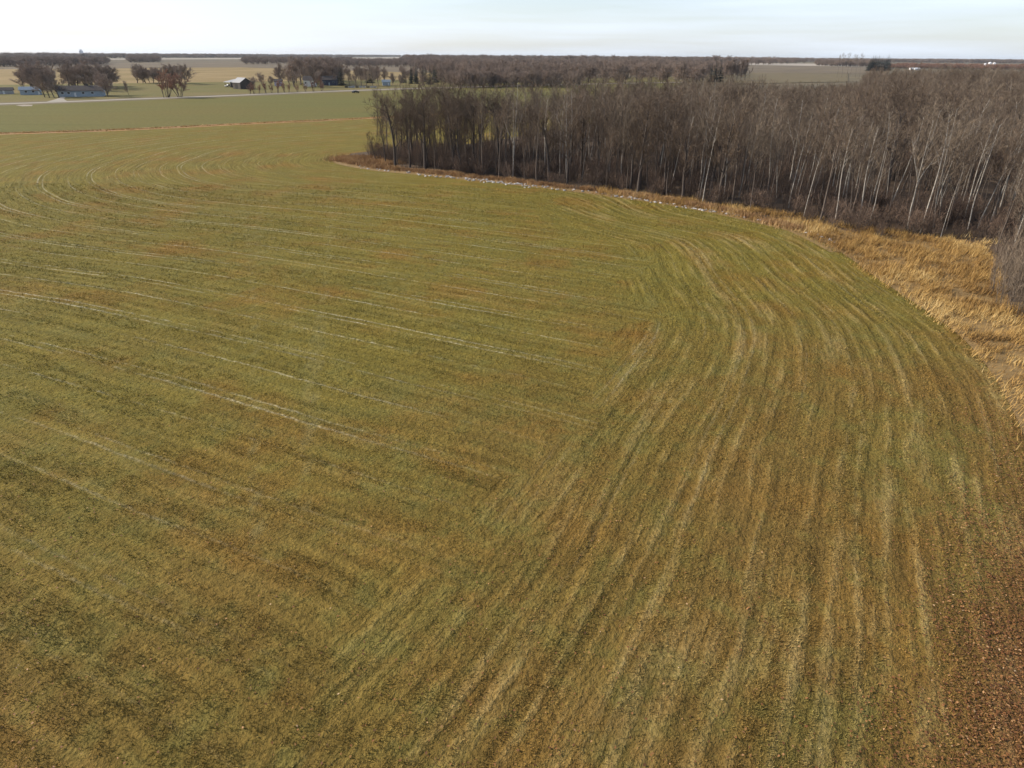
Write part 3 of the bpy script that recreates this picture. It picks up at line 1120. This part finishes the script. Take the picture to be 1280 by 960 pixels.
# ---- the depth of the wood as one mass
xr, yr = px_[rest_i], py_[rest_i]
nr = len(xr)
hh = rng.uniform(9.5, 14.5, nr) + 3.5 * vnoise(xr * .06, yr * .06) - .5 + np.where(rng.random(nr) < .15, 2.6, 0) - np.where(rng.random(nr) < .2, 2.5, 0)
hh = np.where((xr / yr < .40) & (yr > 185), np.minimum(hh, np.maximum(26.5 - yr * .036, 8) * rng.uniform(.8, 1.15, nr)), hh)
hh = np.where((xr / yr >= .34) & (xr / yr < .47), np.minimum(hh, np.maximum(23.5 - yr * .038, 7)), hh)
pw = np.array([3, 3, 3, 3, 2, 2, 3, 3, 3, .8, .8, .8, 1.2, .6, .6])
picks = rng.choice(15, nr, p=pw / pw.sum())
mass('wood_interior', np.stack([xr, yr], 1), hh, rng.uniform(.9, 1.25, nr), ['aspen', 'greyaspen', 'elm', 'pale'], picks)
print('wood trees', len(front_i), nr)

# undergrowth
N = 16000
x = rng.uniform(-50, 200, N)
y = rng.uniform(58, 230, N)
m = inside(x, y, wood_poly)
d = poly_dist(x, y, np.array(smooth(wood_front, 5)))
keep = m & (rng.random(N) < np.where(d < 22, .6, .2) * (.4 + .8 * vnoise(x * .2, y * .2)))
x, y = x[keep], y[keep]
mass('undergrowth', np.stack([x, y], 1), rng.uniform(1.2, 3.8, len(x)), rng.uniform(.9, 1.4, len(x)), ['shrub'], rng.integers(0, 3, len(x)))
print('under', len(x))
# grey shrubs at the right edge
for i, (bx, by, h) in enumerate([(1248, 366, 5.2), (1262, 384, 6.0), (1276, 396, 6.5), (1290, 392, 7), (1268, 358, 6.5), (1286, 366, 7), (1254, 345, 5), (1302, 410, 6.5)]):
    x_, y_ = G(bx, by)
    tree('greyshrub', x_, y_, h, 'grey leafless shrub with upright stems by the golden grass at the right edge', 'shrub', 'bare_shrub', 'grey shrubs at the right edge', wide=.75)
for i, (bx, by, h) in enumerate([(1040, 283, 2.8), (1010, 277, 2.2), (1075, 292, 3.0), (1100, 297, 2.4)]):
    x_, y_ = G(bx, by)
    tree('shrub', x_, y_, h, 'low brown leafless shrub in the golden grass below the trunks', 'shrub', 'bare_shrub', 'low shrubs in the golden grass')

# ---- stones along the wood edge
stones = []
for i in range(4):
    bm = bmesh.new()
    bmesh.ops.create_icosphere(bm, subdivisions=1, radius=1)
    r = random.Random(40 + i)
    for v in bm.verts:
        v.co *= r.uniform(.75, 1.15)
        v.co.z = v.co.z * .6 + .25
    me = bpy.data.meshes.new('field_stone')
    bm.to_mesh(me)
    bm.free()
    me.materials.append(M_STONE)
    stones.append(me)
sl_px = [(445, 208.5), (520, 217.5), (570, 222.5), (640, 230), (720, 238.5), (800, 249), (860, 259.5), (900, 265), (960, 276.5), (1005, 288), (1045, 303)]
sl = smooth([G(*p) for p in sl_px], 5)
seg = np.r_[0, np.cumsum(np.linalg.norm(np.diff(sl, axis=0), axis=1))]
for i in range(290):
    t = rnd.random()
    t = t if rnd.random() < .5 else rnd.choice([.30, .36, .42, .78, .84, .6]) + rnd.gauss(0, .035)
    t = min(max(t, 0), 1)
    x_ = np.interp(t * seg[-1], seg, sl[:, 0]) + rnd.gauss(0, .25)
    y_ = np.interp(t * seg[-1], seg, sl[:, 1]) + rnd.gauss(0, .8)
    o = link('field_stone', stones[i % 4])
    s = rnd.uniform(.10, .31)
    o.scale = (s * rnd.uniform(.9, 1.6), s, s * .9)
    o.location = (x_, y_, 0)
    o.rotation_euler = (0, 0, rnd.uniform(0, 6.28))
    tag(o, 'small pale stone in the row along the foot of the wood', 'stone', 'pale stones along the wood edge')

# ------------------------------------------------------------------ buildings


def boxes(name, specs, mat, parent):
    V, F = [], []
    for (x0, y0, z0, x1, y1, z1) in specs:
        b = len(V)
        V += [(x0, y0, z0), (x1, y0, z0), (x1, y1, z0), (x0, y1, z0), (x0, y0, z1), (x1, y0, z1), (x1, y1, z1), (x0, y1, z1)]
        F += [[b, b + 3, b + 2, b + 1], [b + 4, b + 5, b + 6, b + 7], [b, b + 1, b + 5, b + 4], [b + 1, b + 2, b + 6, b + 5], [b + 2, b + 3, b + 7, b + 6], [b + 3, b, b + 4, b + 7]]
    return link(name, mesh_py(name, V, F, [mat]), parent)


def gable(t, L, W, h, hr, wm, rm, ov=.5, windows=(), doors=(), big_door=None, trim=M_TRIM, chimney=False):
    """gabled building, ridge along x; front is -y"""
    l, w = L / 2, W / 2
    V = [(-l, -w, 0), (l, -w, 0), (l, w, 0), (-l, w, 0), (-l, -w, h), (l, -w, h), (l, w, h), (-l, w, h), (-l, 0, h + hr), (l, 0, h + hr)]
    F = [[0, 1, 5, 4], [2, 3, 7, 6], [1, 2, 6, 9, 5], [3, 0, 4, 8, 7]]
    wall = link('wall', mesh_py('wall', V, F, [wm]), t)
    th = .18
    k_ = hr / w
    e = h - ov * k_
    V, F = [], []
    for sg in (-1, 1):
        b = len(V)
        for z in (0.02, th):
            V += [(-l - ov, sg * (w + ov), e + z), (l + ov, sg * (w + ov), e + z), (l + ov, 0, h + hr + z), (-l - ov, 0, h + hr + z)]
        q = [[b + 4, b + 5, b + 6, b + 7], [b, b + 3, b + 2, b + 1], [b, b + 1, b + 5, b + 4], [b + 1, b + 2, b + 6, b + 5], [b + 3, b, b + 4, b + 7]]
        F += q if sg < 0 else [f_[::-1] for f_ in q]
    roof = link('roof', mesh_py('roof', V, F, [rm]), t)
    for x_ in windows:
        fr = boxes('window', [(x_ - .75, -w - .06, h * .42, x_ + .75, -w - .002, h * .42 + 1.25)], trim, t)
        boxes('pane', [(x_ - .62, -w - .09, h * .42 + .12, x_ + .62, -w - .062, h * .42 + 1.13)], M_GLASS, fr)
    for x_ in doors:
        d_ = boxes('door', [(x_ - .5, -w - .07, 0.05, x_ + .5, -w - .002, 2.1)], trim, t)
        boxes('handle', [(x_ + .3, -w - .12, .95, x_ + .38, -w - .072, 1.1)], M_DARK, d_)
    if big_door:
        x0, x1, hd = big_door
        boxes('door', [(x0, -w - .08, 0.05, x1, -w - .002, hd)], M_DARK, t)
    if chimney:
        boxes('chimney', [(l * .3, -.4, h + hr * .7, l * .3 + .8, .4, h + hr + 1.1)], M_ROOFD, roof)
    return t


def at_px(px, py):
    x_, y_ = G(px, py)
    return (x_, y_, 0)


# farmyard on the left
face = lambda p: math.atan2(-p[0], p[1])          # front turned to the viewer side
p = at_px(39.5, 118.3)
gable(thing('shed', 'blue-grey gabled shed on the grass left of the leaning trees', 'shed', p, face(p) * .8), 10, 6, 2.7, 1.4, M_WALLB, M_ROOFB, windows=(-2, 1.5), doors=(4.2,))
p = at_px(103, 120.4)
t = thing('farmhouse', 'long pale blue bungalow with dark roof behind the bare trees', 'house', p, face(p) * .7)
gable(t, 22, 9, 3.2, 2.2, M_WALLB, M_ROOFD, ov=.6, windows=(-8.5, -5.5, 1.5, 6), doors=(-2.5,), chimney=True)
p = at_px(123, 119.6)
gable(thing('garage', 'small white garage at the right end of the long bungalow', 'garage', p, face(p) * .6), 6.5, 7, 2.6, 1.2, M_WALLW, M_ROOFD, big_door=None, doors=(-1.8,), windows=(1.2,))
p = at_px(6, 117.5)
gable(thing('shed', 'low weathered grey shed at the left edge of the picture', 'shed', p, .5), 9, 5, 2.2, 1.2, M_ROOFG, M_ROOFD, doors=(0,))

# weathered barns
p = at_px(304, 111.0)
t = thing('barn', 'weathered dark barn with pale tin roof, right of the open shed', 'barn', p, -.75)
gable(t, 11, 9, 4.2, 2.8, M_WALLD, M_ROOFG, ov=.4, big_door=(-2, 2, 3.2))
boxes('plank', [(q * .9 - 5.4, -4.56, .1, q * .9 - 4.6, -4.503, 4.1) for q in range(12) if not 3 <= q <= 7], M_WALLD, t)
p = at_px(291, 109.0)
t = thing('open_shed', 'open fronted shed with slanting tin roof beside the weathered barn', 'shed', p, -.75)
boxes('wall', [(-4.5, 3.6, 0, 4.5, 3.9, 4.6), (4.2, -3.5, 0, 4.5, 3.6, 3.6)], M_WALLD, t)
for sx in (-4.3, 0, 4.0):
    boxes('post', [(sx, -3.5, 0, sx + .22, -3.28, 3.3)], M_BARKD, t)
V = [(-5, -4.2, 3.3), (5, -4.2, 3.3), (5, 4.4, 5.0), (-5, 4.4, 5.0), (-5, -4.2, 3.5), (5, -4.2, 3.5), (5, 4.4, 5.2), (-5, 4.4, 5.2)]
link('roof', mesh_py('roof', V, [[0, 3, 2, 1], [4, 5, 6, 7], [0, 1, 5, 4], [1, 2, 6, 5], [2, 3, 7, 6], [3, 0, 4, 7]], [M_ROOFG]), t)


def vehicle(name, label, cat, loc, rz, paint, pickup=True):
    t = thing(name, label, cat, loc, rz)
    bm = bmesh.new()
    prof = [(-2.6, .5), (2.6, .5), (2.65, 1.0), (1.5, 1.15), (.9, 1.8), (-.6, 1.85), (-.8, 1.2), (-2.6, 1.15)] if pickup else \
           [(-2.3, .45), (2.3, .45), (2.35, .85), (1.3, 1.0), (.6, 1.45), (-1.1, 1.45), (-1.9, 1.0), (-2.35, .95)]
    a = [bm.verts.new((x_, -.9, z)) for x_, z in prof]
    b = [bm.verts.new((x_, .9, z)) for x_, z in prof]
    bm.faces.new(a)
    bm.faces.new(b[::-1])
    for i in range(len(prof)):
        j = (i + 1) % len(prof)
        bm.faces.new((a[j], a[i], b[i], b[j]))
    bmesh.ops.recalc_face_normals(bm, faces=bm.faces)
    me = bpy.data.meshes.new('body')
    bm.to_mesh(me)
    bm.free()
    me.materials.append(paint)
    link('body', me, t)
    boxes('window', [(-.35, -.93, 1.25, .65, -.903, 1.68 if pickup else 1.38), (-.35, .903, 1.25, .65, .93, 1.68 if pickup else 1.38)], M_GLASS, t)
    for sx in (-1.6, 1.6):
        for sy in (-.82, .82):
            bm = bmesh.new()
            bmesh.ops.create_cone(bm, cap_ends=True, segments=14, radius1=.4, radius2=.4, depth=.25)
            bmesh.ops.transform(bm, matrix=Matrix.Translation((sx, sy, .4)) @ Matrix.Rotation(math.pi / 2, 4, 'X'), verts=bm.verts)
            me = bpy.data.meshes.new('wheel')
            bm.to_mesh(me)
            bm.free()
            me.materials.append(M_TYRE)
            link('wheel', me, t)
    return t


vehicle('pickup_truck', 'white pickup truck parked in front of the open shed', 'truck', at_px(286, 108.6), .9, M_PAINTW)
vehicle('car', 'small dark car on the road shoulder below the farmhouse trees', 'car', at_px(444.5, 116.2), .85, M_PAINTD, False)
p = at_px(348.5, 107.2)
gable(thing('shed', 'small lavender-white outbuilding between the bare farm trees', 'shed', p, .15), 5.2, 5, 3.2, 1.4, M_WALLL, M_ROOFD, doors=(-1.2,), windows=(1.2,))
p = at_px(388, 108.0)
gable(thing('farmhouse', 'white farmhouse half hidden by trees in the middle farmyard', 'house', p, .1), 8, 8, 4.6, 2.6, M_WALLW, M_ROOFD, windows=(-2.6, 2.6), doors=(0,), chimney=True)
p = at_px(413, 106.6)
gable(thing('farmhouse', 'dark blue house left of the tall spruce', 'house', p, .05), 11, 8, 4.2, 2.4, M_WALLN, M_ROOFD, windows=(-3.8, 3.2), doors=(0,), trim=M_WALLB)
p = at_px(483, 106.8)
gable(thing('shed', 'pale blue shed with a white door in the yard left of the spruces', 'shed', p, .2), 6, 5, 2.6, 1.5, M_WALLB, M_ROOFB, doors=(1.6,))
# low wall of stacked bales in the yard
p = at_px(452, 109.6)
t = thing('bale_row', 'low row of weathered bales along the middle farmyard', 'bales', p, .1)
for i in range(9):
    boxes('bale', [(i * 2.6 - 12, -.7, 0, i * 2.6 - 12 + rnd.uniform(1.9, 2.4), .7, rnd.uniform(.9, 1.25))], M_ROOFG if i % 3 else M_WALLD, t)

# far buildings
p = at_px(104, 72.3)
t = thing('grain_elevator', 'pale grain elevator on the horizon above the left farm', 'elevator', p, 0)
t.scale = (.75, .75, .72)
boxes('tower', [(-12, -8, 0, 4, 8, 42)], M_STEEL, t)
boxes('headhouse', [(-8, -5, 42.003, 0, 5, 49)], M_STEEL, t)
boxes('annex', [(4.003, -7, 0, 30, 7, 27)], M_STEEL, t)
for q in range(3):
    bm = bmesh.new()
    bmesh.ops.create_cone(bm, cap_ends=True, segments=20, radius1=7, radius2=7, depth=24)
    bmesh.ops.translate(bm, vec=(-20 - q * 15, 0, 12), verts=bm.verts)
    me = bpy.data.meshes.new('silo')
    bm.to_mesh(me)
    bm.free()
    me.materials.append(M_STEEL)
    link('silo', me, t)
for i, (bx, by, rad, hgt, lb) in enumerate([(1231, 82.6, 4.5, 9, 'white grain bin, leftmost of the far group at the right'), (1236.5, 82.6, 5.5, 13, 'white grain bin, middle of the far group at the right'),
                                           (1242, 82.6, 5.0, 12, 'white grain bin, rightmost of the far group at the right')]):
    p = at_px(bx, by)
    t = thing('grain_bin', lb, 'grain bin', p, 0, 'far white grain bins')
    for nm, r1, r2, z0, z1 in (('wall', rad, rad, 0, hgt * .75), ('roof', rad + .2, .6, hgt * .75 + .003, hgt)):
        bm = bmesh.new()
        bmesh.ops.create_cone(bm, cap_ends=True, segments=24, radius1=r1, radius2=r2, depth=z1 - z0)
        bmesh.ops.translate(bm, vec=(0, 0, (z0 + z1) / 2), verts=bm.verts)
        me = bpy.data.meshes.new(nm)
        bm.to_mesh(me)
        bm.free()
        me.materials.append(M_STEEL)
        link(nm, me, t)
for bx, lb in ((1139, 'white shed left of its twin beyond the right of the wood'), (1145.5, 'wider white shed right of its twin beyond the wood')):
    p = at_px(bx, 87.4)
    gable(thing('shed', lb, 'shed', p, .1), 7 if bx < 1140 else 11, 6, 2.6, 1.6, M_WALLW, M_STEEL, doors=(0,))

# ------------------------------------------------------------------ farm trees, one by one
LT = 'bare farm trees around the left farmyard'
MT = 'bare farm trees around the middle farmyard'
spec = [
    # key, px, base py, top py, wide, label, group
    ('farelm', 56, 121.5, 84, .8, 'bare leaning tree at the left end of the row before the bungalow', None),
    ('farelm', 62, 122, 86, .7, 'slanting bare tree in the row before the left bungalow', LT),
    ('farelm', 68, 122, 83, .7, 'slanting bare tree in the row before the left bungalow', LT),
    ('farelm', 74, 122, 82, .75, 'slanting bare tree in the row before the left bungalow', LT),
    ('farelm', 79, 121, 80, .8, 'slanting bare tree in the row before the left bungalow', LT),
    ('farelm', 30, 113, 86, 1.1, 'bare tree behind the blue-grey shed', None),
    ('farelm', 46, 112, 82, 1.1, 'bare tree behind the left bungalow roof', LT + ' behind the roof'),
    ('farelm', 88, 113, 78, 1.1, 'bare tree behind the left bungalow roof', LT + ' behind the roof'),
    ('farelm', 98, 113, 80, 1.0, 'bare tree behind the left bungalow roof', LT + ' behind the roof'),
    ('farelm', 107, 113, 77, 1.1, 'bare tree behind the left bungalow roof', LT + ' behind the roof'),
    ('farelm', 116, 114, 79, 1.0, 'bare tree behind the left bungalow roof', LT + ' behind the roof'),
    ('round', 135, 121, 87, .95, 'round purple-grey bare tree at the right end of the bungalow', None),
    ('round', 127, 119, 84, .8, 'purple-grey bare tree partly behind the round one by the garage', None),
    ('farelm', 161, 119, 99, .5, 'small lone leaning tree on the grass between the two tree clumps', None),
    ('round', 179, 104, 80, .9, 'grey bare tree left of the red-brown clump', None),
    ('round', 187, 103, 81, .7, 'smaller grey tree tucked against the red-brown clump', None),
    ('round', 205, 104, 80, .8, 'grey tree behind the middle of the red-brown clump', None),
    ('farelm', 226, 106, 80, .9, 'tall grey tree behind the right side of the red-brown clump', None),
    ('multi', 208, 122, 88, .9, 'red-brown many-stemmed tree, left half of the roadside clump', None),
    ('multi', 225, 121.6, 89, .9, 'red-brown many-stemmed tree, right half of the roadside clump', None),
    ('round', 318, 111, 93, .9, 'round brown bare tree just right of the weathered barn', None),
    ('round', 328, 107, 87, .8, 'round brown tree behind the one beside the barn', None),
    ('round', 338, 107, 92, .8, 'low brown tree left of the lavender outbuilding', None),
    ('farelm', 352, 106, 78, .9, 'bare tree above the lavender outbuilding', None),
    ('farelm', 368, 109, 72, 1.0, 'bare tall tree in the middle farmyard', MT),
    ('farelm', 376, 106, 70, 1.0, 'bare tall tree in the middle farmyard', MT),
    ('farelm', 386, 105, 69, 1.0, 'bare tall tree in the middle farmyard', MT),
    ('farelm', 394, 109, 70, .9, 'bare tall tree in the middle farmyard', MT),
    ('farelm', 402, 104, 69, 1.0, 'bare tall tree in the middle farmyard', MT),
    ('farelm', 411, 102, 70, 1.0, 'bare tall tree in the middle farmyard', MT),
    ('farelm', 419, 102, 74, .9, 'bare tall tree in the middle farmyard', MT),
    ('multi', 399, 109, 92, .7, 'rust-brown bushy tree in front of the white farmhouse', None),
    ('round', 404, 113, 99, .55, 'small dark round tree before the dark blue house', None),
    ('farelm', 437, 107, 80, .65, 'thin bare tree right of the tall spruce', 'thin bare trees right of the tall spruce'),
    ('farelm', 445, 108, 79, .6, 'thin bare tree right of the tall spruce', 'thin bare trees right of the tall spruce'),
    ('farelm', 452, 107, 78, .7, 'thin bare tree right of the tall spruce', 'thin bare trees right of the tall spruce'),
    ('farelm', 458, 108, 79, .6, 'thin bare tree right of the tall spruce', 'thin bare trees right of the tall spruce'),
    ('farelm', 466, 108, 80, .65, 'thin bare tree right of the tall spruce', 'thin bare trees right of the tall spruce'),
    ('farelm', 473, 107, 81, .6, 'thin bare tree right of the tall spruce', 'thin bare trees right of the tall spruce'),
    ('round', 491, 106, 88, .8, 'dark bare tree right of the pale blue shed', None),
    ('round', 500, 107, 90, .7, 'dark bare tree left of the spruce group', None),
    ('round', 528, 106, 90, .8, 'bare tree among the spruces of the yard', 'bare trees among the spruces'),
    ('round', 552, 106, 86, .8, 'bare tree among the spruces of the yard', 'bare trees among the spruces'),
    ('round', 562, 104, 88, .8, 'bare tree among the spruces of the yard', 'bare trees among the spruces'),
]
DIST_MIN = {}
for key, px, by, ty, wide, lb, gr in spec:
    x_, y_ = G(px, by)
    dd = math.hypot(x_, y_)
    hz = 69.5 + (px - 640) * math.tan(ROLL)
    H = CAM_H - math.tan(math.atan((480 - hz) / FOC) - math.atan((480 - ty) / FOC)) * y_
    ln = (0, 0)
    if 'slanting' in lb or 'leaning' in lb:
        ln = (0, rnd.uniform(-.35, -.15))
    tree(key, x_, y_, max(H, 4), lb, group=gr, wide=wide * 1.35, lean=ln)
for i in range(34):
    px = rnd.choice([rnd.uniform(345, 432), rnd.uniform(360, 425)])
    x_, y_ = G(px, rnd.uniform(97, 107))
    tree('farelm' if i % 3 else 'round', x_, y_, rnd.uniform(15, 21) if px > 362 else rnd.uniform(12, 17), 'bare tree in the crowded grove around the middle farmhouses',
         group='bare trees of the middle farm grove', wide=rnd.uniform(1.2, 1.6))
for i in range(24):
    x_, y_ = G(rnd.choice([rnd.uniform(28, 62), rnd.uniform(84, 150)]), rnd.uniform(106, 112))
    tree('round' if i % 2 else 'farelm', x_, y_, rnd.uniform(12, 19), 'bare tree in the grove rising behind the left bungalow and shed', group='bare grove behind the left farmyard', wide=rnd.uniform(1.2, 1.7))
for i, (px, by) in enumerate([(172, 103.5), (182, 104), (192, 103.5), (199, 104), (212, 104), (219, 103.8), (232, 105)]):
    x_, y_ = G(px, by)
    tree('round', x_, y_, rnd.uniform(14, 18), 'grey bare tree in the tight row behind the red-brown roadside clump', group='grey trees behind the roadside clump', wide=rnd.uniform(1.2, 1.5))
for i in range(8):
    x_, y_ = G(506 + i * 7 + rnd.uniform(-2, 2), rnd.uniform(100, 104))
    tree('spruce', x_, y_, rnd.uniform(11, 17), 'dark spruce in the loose row behind the spruce group', 'spruce', 'spruce_tree', 'spruces behind the spruce group', wide=1.4)
for i in range(16):
    x_, y_ = G(rnd.uniform(440, 560), rnd.uniform(96, 103))
    tree('farelm' if i % 2 else 'round', x_, y_, rnd.uniform(10, 16), 'bare tree in the loose line behind the thin trees and spruces', group='bare trees behind the spruce yard', wide=rnd.uniform(1.1, 1.5))
for i, px in enumerate((313, 318, 324, 333, 340, 347, 356, 361, 372, 382, 392, 402)):
    by = 118.6 - (px - 310) * .042
    x_, y_ = G(px, by - 1.0)
    tree('multi', x_, y_, rnd.uniform(5, 7.5), 'small reddish bare tree in the roadside row before the middle farm', group='small roadside trees before the middle farm', wide=.75)
for px, by, ty, w_, lb in ((427, 107, 77, .8, 'tall dark spruce right of the dark blue house'), (514, 105, 85, .8, 'short spruce at the left of the spruce group'), (521, 105, 81, .8, 'spruce second from the left of the spruce group'),
                           (538, 106, 79.5, 1.0, 'tallest and widest dark spruce of the spruce group'), (544.5, 104, 78.5, .7, 'slender spruce tip just right of the widest one'),
                           (463, 104, 82, 1.4, 'broad dark spruce behind the thin bare trees')):
    x_, y_ = G(px, by)
    hz = 69.5 + (px - 640) * math.tan(ROLL)
    H = CAM_H - math.tan(math.atan((480 - hz) / FOC) - math.atan((480 - ty) / FOC)) * y_
    tree('spruce', x_, y_, H, lb, 'spruce', 'spruce_tree', wide=w_ * 1.35)
for px, by, ty, lb in ((888, 103, 77.5, 'left spruce of the three beyond the wood'), (893, 103, 75.5, 'middle spruce of the three beyond the wood'), (899, 103, 72.5, 'right and tallest spruce of the three beyond the wood')):
    x_, y_ = G(px, by)
    hz = 69.5 + (px - 640) * math.tan(ROLL)
    H = CAM_H - math.tan(math.atan((480 - hz) / FOC) - math.atan((480 - ty) / FOC)) * y_
    tree('spruce', x_, y_, H, lb, 'spruce', 'spruce_tree', wide=1.15)
for i in range(11):
    px = 1086 + i * 2.4
    x_, y_ = G(px, 88.2 + rnd.uniform(-.5, .5))
    tree('spruce', x_, y_, rnd.uniform(24, 30), 'dark conifer in the dense clump rising above the right horizon', 'spruce', 'spruce_tree', 'dense conifer clump at the right horizon', wide=1.7)
for i, px in enumerate((1046, 1052, 1058, 1062, 1069, 1074)):
    x_, y_ = G(px, 97)
    tree('poplar', x_, y_, rnd.uniform(24, 29), 'tall thin poplar standing up over the right horizon', 'tree', 'poplar_tree', 'thin poplars over the right horizon', wide=.8)
for i, px in enumerate((906, 911, 916, 921, 926, 931)):
    x_, y_ = G(px, 100.5)
    tree('farelm', x_, y_, rnd.uniform(19, 24), 'tall bare tree in the clump right of the three spruces', group='bare trees right of the three spruces')

# ---- far woods and shelterbelts: masses
FARK = ['round', 'farelm']


def belt(name, poly_px, n, h0, h1, wide=1.2, keys=('round', 'farelm')):
    P = np.array([G(*p) for p in poly_px])
    lo, hi = P.min(0), P.max(0)
    xs_, ys_ = [], []
    while len(xs_) < n:
        a = rng.uniform(lo, hi, (4000, 2))
        kq = inside(a[:, 0], a[:, 1], P)
        xs_ += a[kq, 0].tolist()
        ys_ += a[kq, 1].tolist()
    xs_, ys_ = np.array(xs_[:n]), np.array(ys_[:n])
    return mass(name, np.stack([xs_, ys_], 1), rng.uniform(h0, h1, n), rng.uniform(.9, 1.3, n) * wide, list(keys), rng.integers(0, 100, n))


belt('far_wood', [(560, 105), (700, 107), (720, 104), (750, 104), (770, 107), (870, 104), (930, 95), (900, 86), (760, 79), (560, 77), (505, 80)], 3600, 12, 19)
belt('far_wood', [(505, 79), (900, 83), (1010, 79), (900, 75.5), (640, 72.6), (505, 73)], 2600, 18, 27, 1.8)
belt('middle_scrub', [(560, 110), (725, 109.5), (725, 105.5), (560, 105)], 160, 8, 14)
belt('shelterbelt', [(-120, 85), (0, 83.5), (120, 82), (140, 79), (0, 79.5), (-120, 81)], 520, 12, 17, 1.5)
belt('shelterbelt', [(160, 78.2), (200, 77.8), (200, 75.6), (160, 75.8)], 160, 12, 18, 1.6)
belt('shelterbelt', [(304, 80.5), (440, 80), (440, 77), (304, 77)], 420, 13, 18, 1.4)
belt('shelterbelt', [(430, 84), (520, 84), (520, 79), (430, 79)], 300, 12, 16, 1.4)
belt('far_treeline', [(-200, 74.2), (140, 72.8), (500, 71), (500, 70.2), (140, 71.6), (-200, 73)], 2000, 16, 24, 3.0)
belt('far_treeline', [(900, 76.6), (1400, 80.5), (1400, 78.6), (900, 75)], 2000, 16, 24, 2.6)
belt('far_treeline', [(1020, 82), (1090, 84), (1090, 82.4), (1020, 80.5)], 160, 14, 20, 2.0)
belt('far_scrub', [(1110, 86), (1290, 88), (1290, 85.5), (1110, 83.5)], 360, 6, 12, 2.0, ('multi',))

# ------------------------------------------------------------------ the air
bm = bmesh.new()
bmesh.ops.create_cube(bm, size=1.0)
bmesh.ops.scale(bm, vec=(30000, 30000, 54.0), verts=bm.verts)
bmesh.ops.translate(bm, vec=(0, 0, 27.0 - 1.4), verts=bm.verts)
me = bpy.data.meshes.new('haze')
bm.to_mesh(me)
bm.free()
hm = bpy.data.materials.new('haze_air')
hm.use_nodes = True
ht = hm.node_tree
ht.nodes.remove(ht.nodes['Principled BSDF'])
hv = ht.nodes.new('ShaderNodeVolumePrincipled')
hv.inputs['Color'].default_value = (0.80, 0.88, 1.0, 1)
hv.inputs['Density'].default_value = 0.000028
hv.inputs['Anisotropy'].default_value = 0.2
ht.links.new(hv.outputs['Volume'], ht.nodes['Material Output'].inputs['Volume'])
me.materials.append(hm)
o = link('haze', me)
o['kind'] = 'stuff'
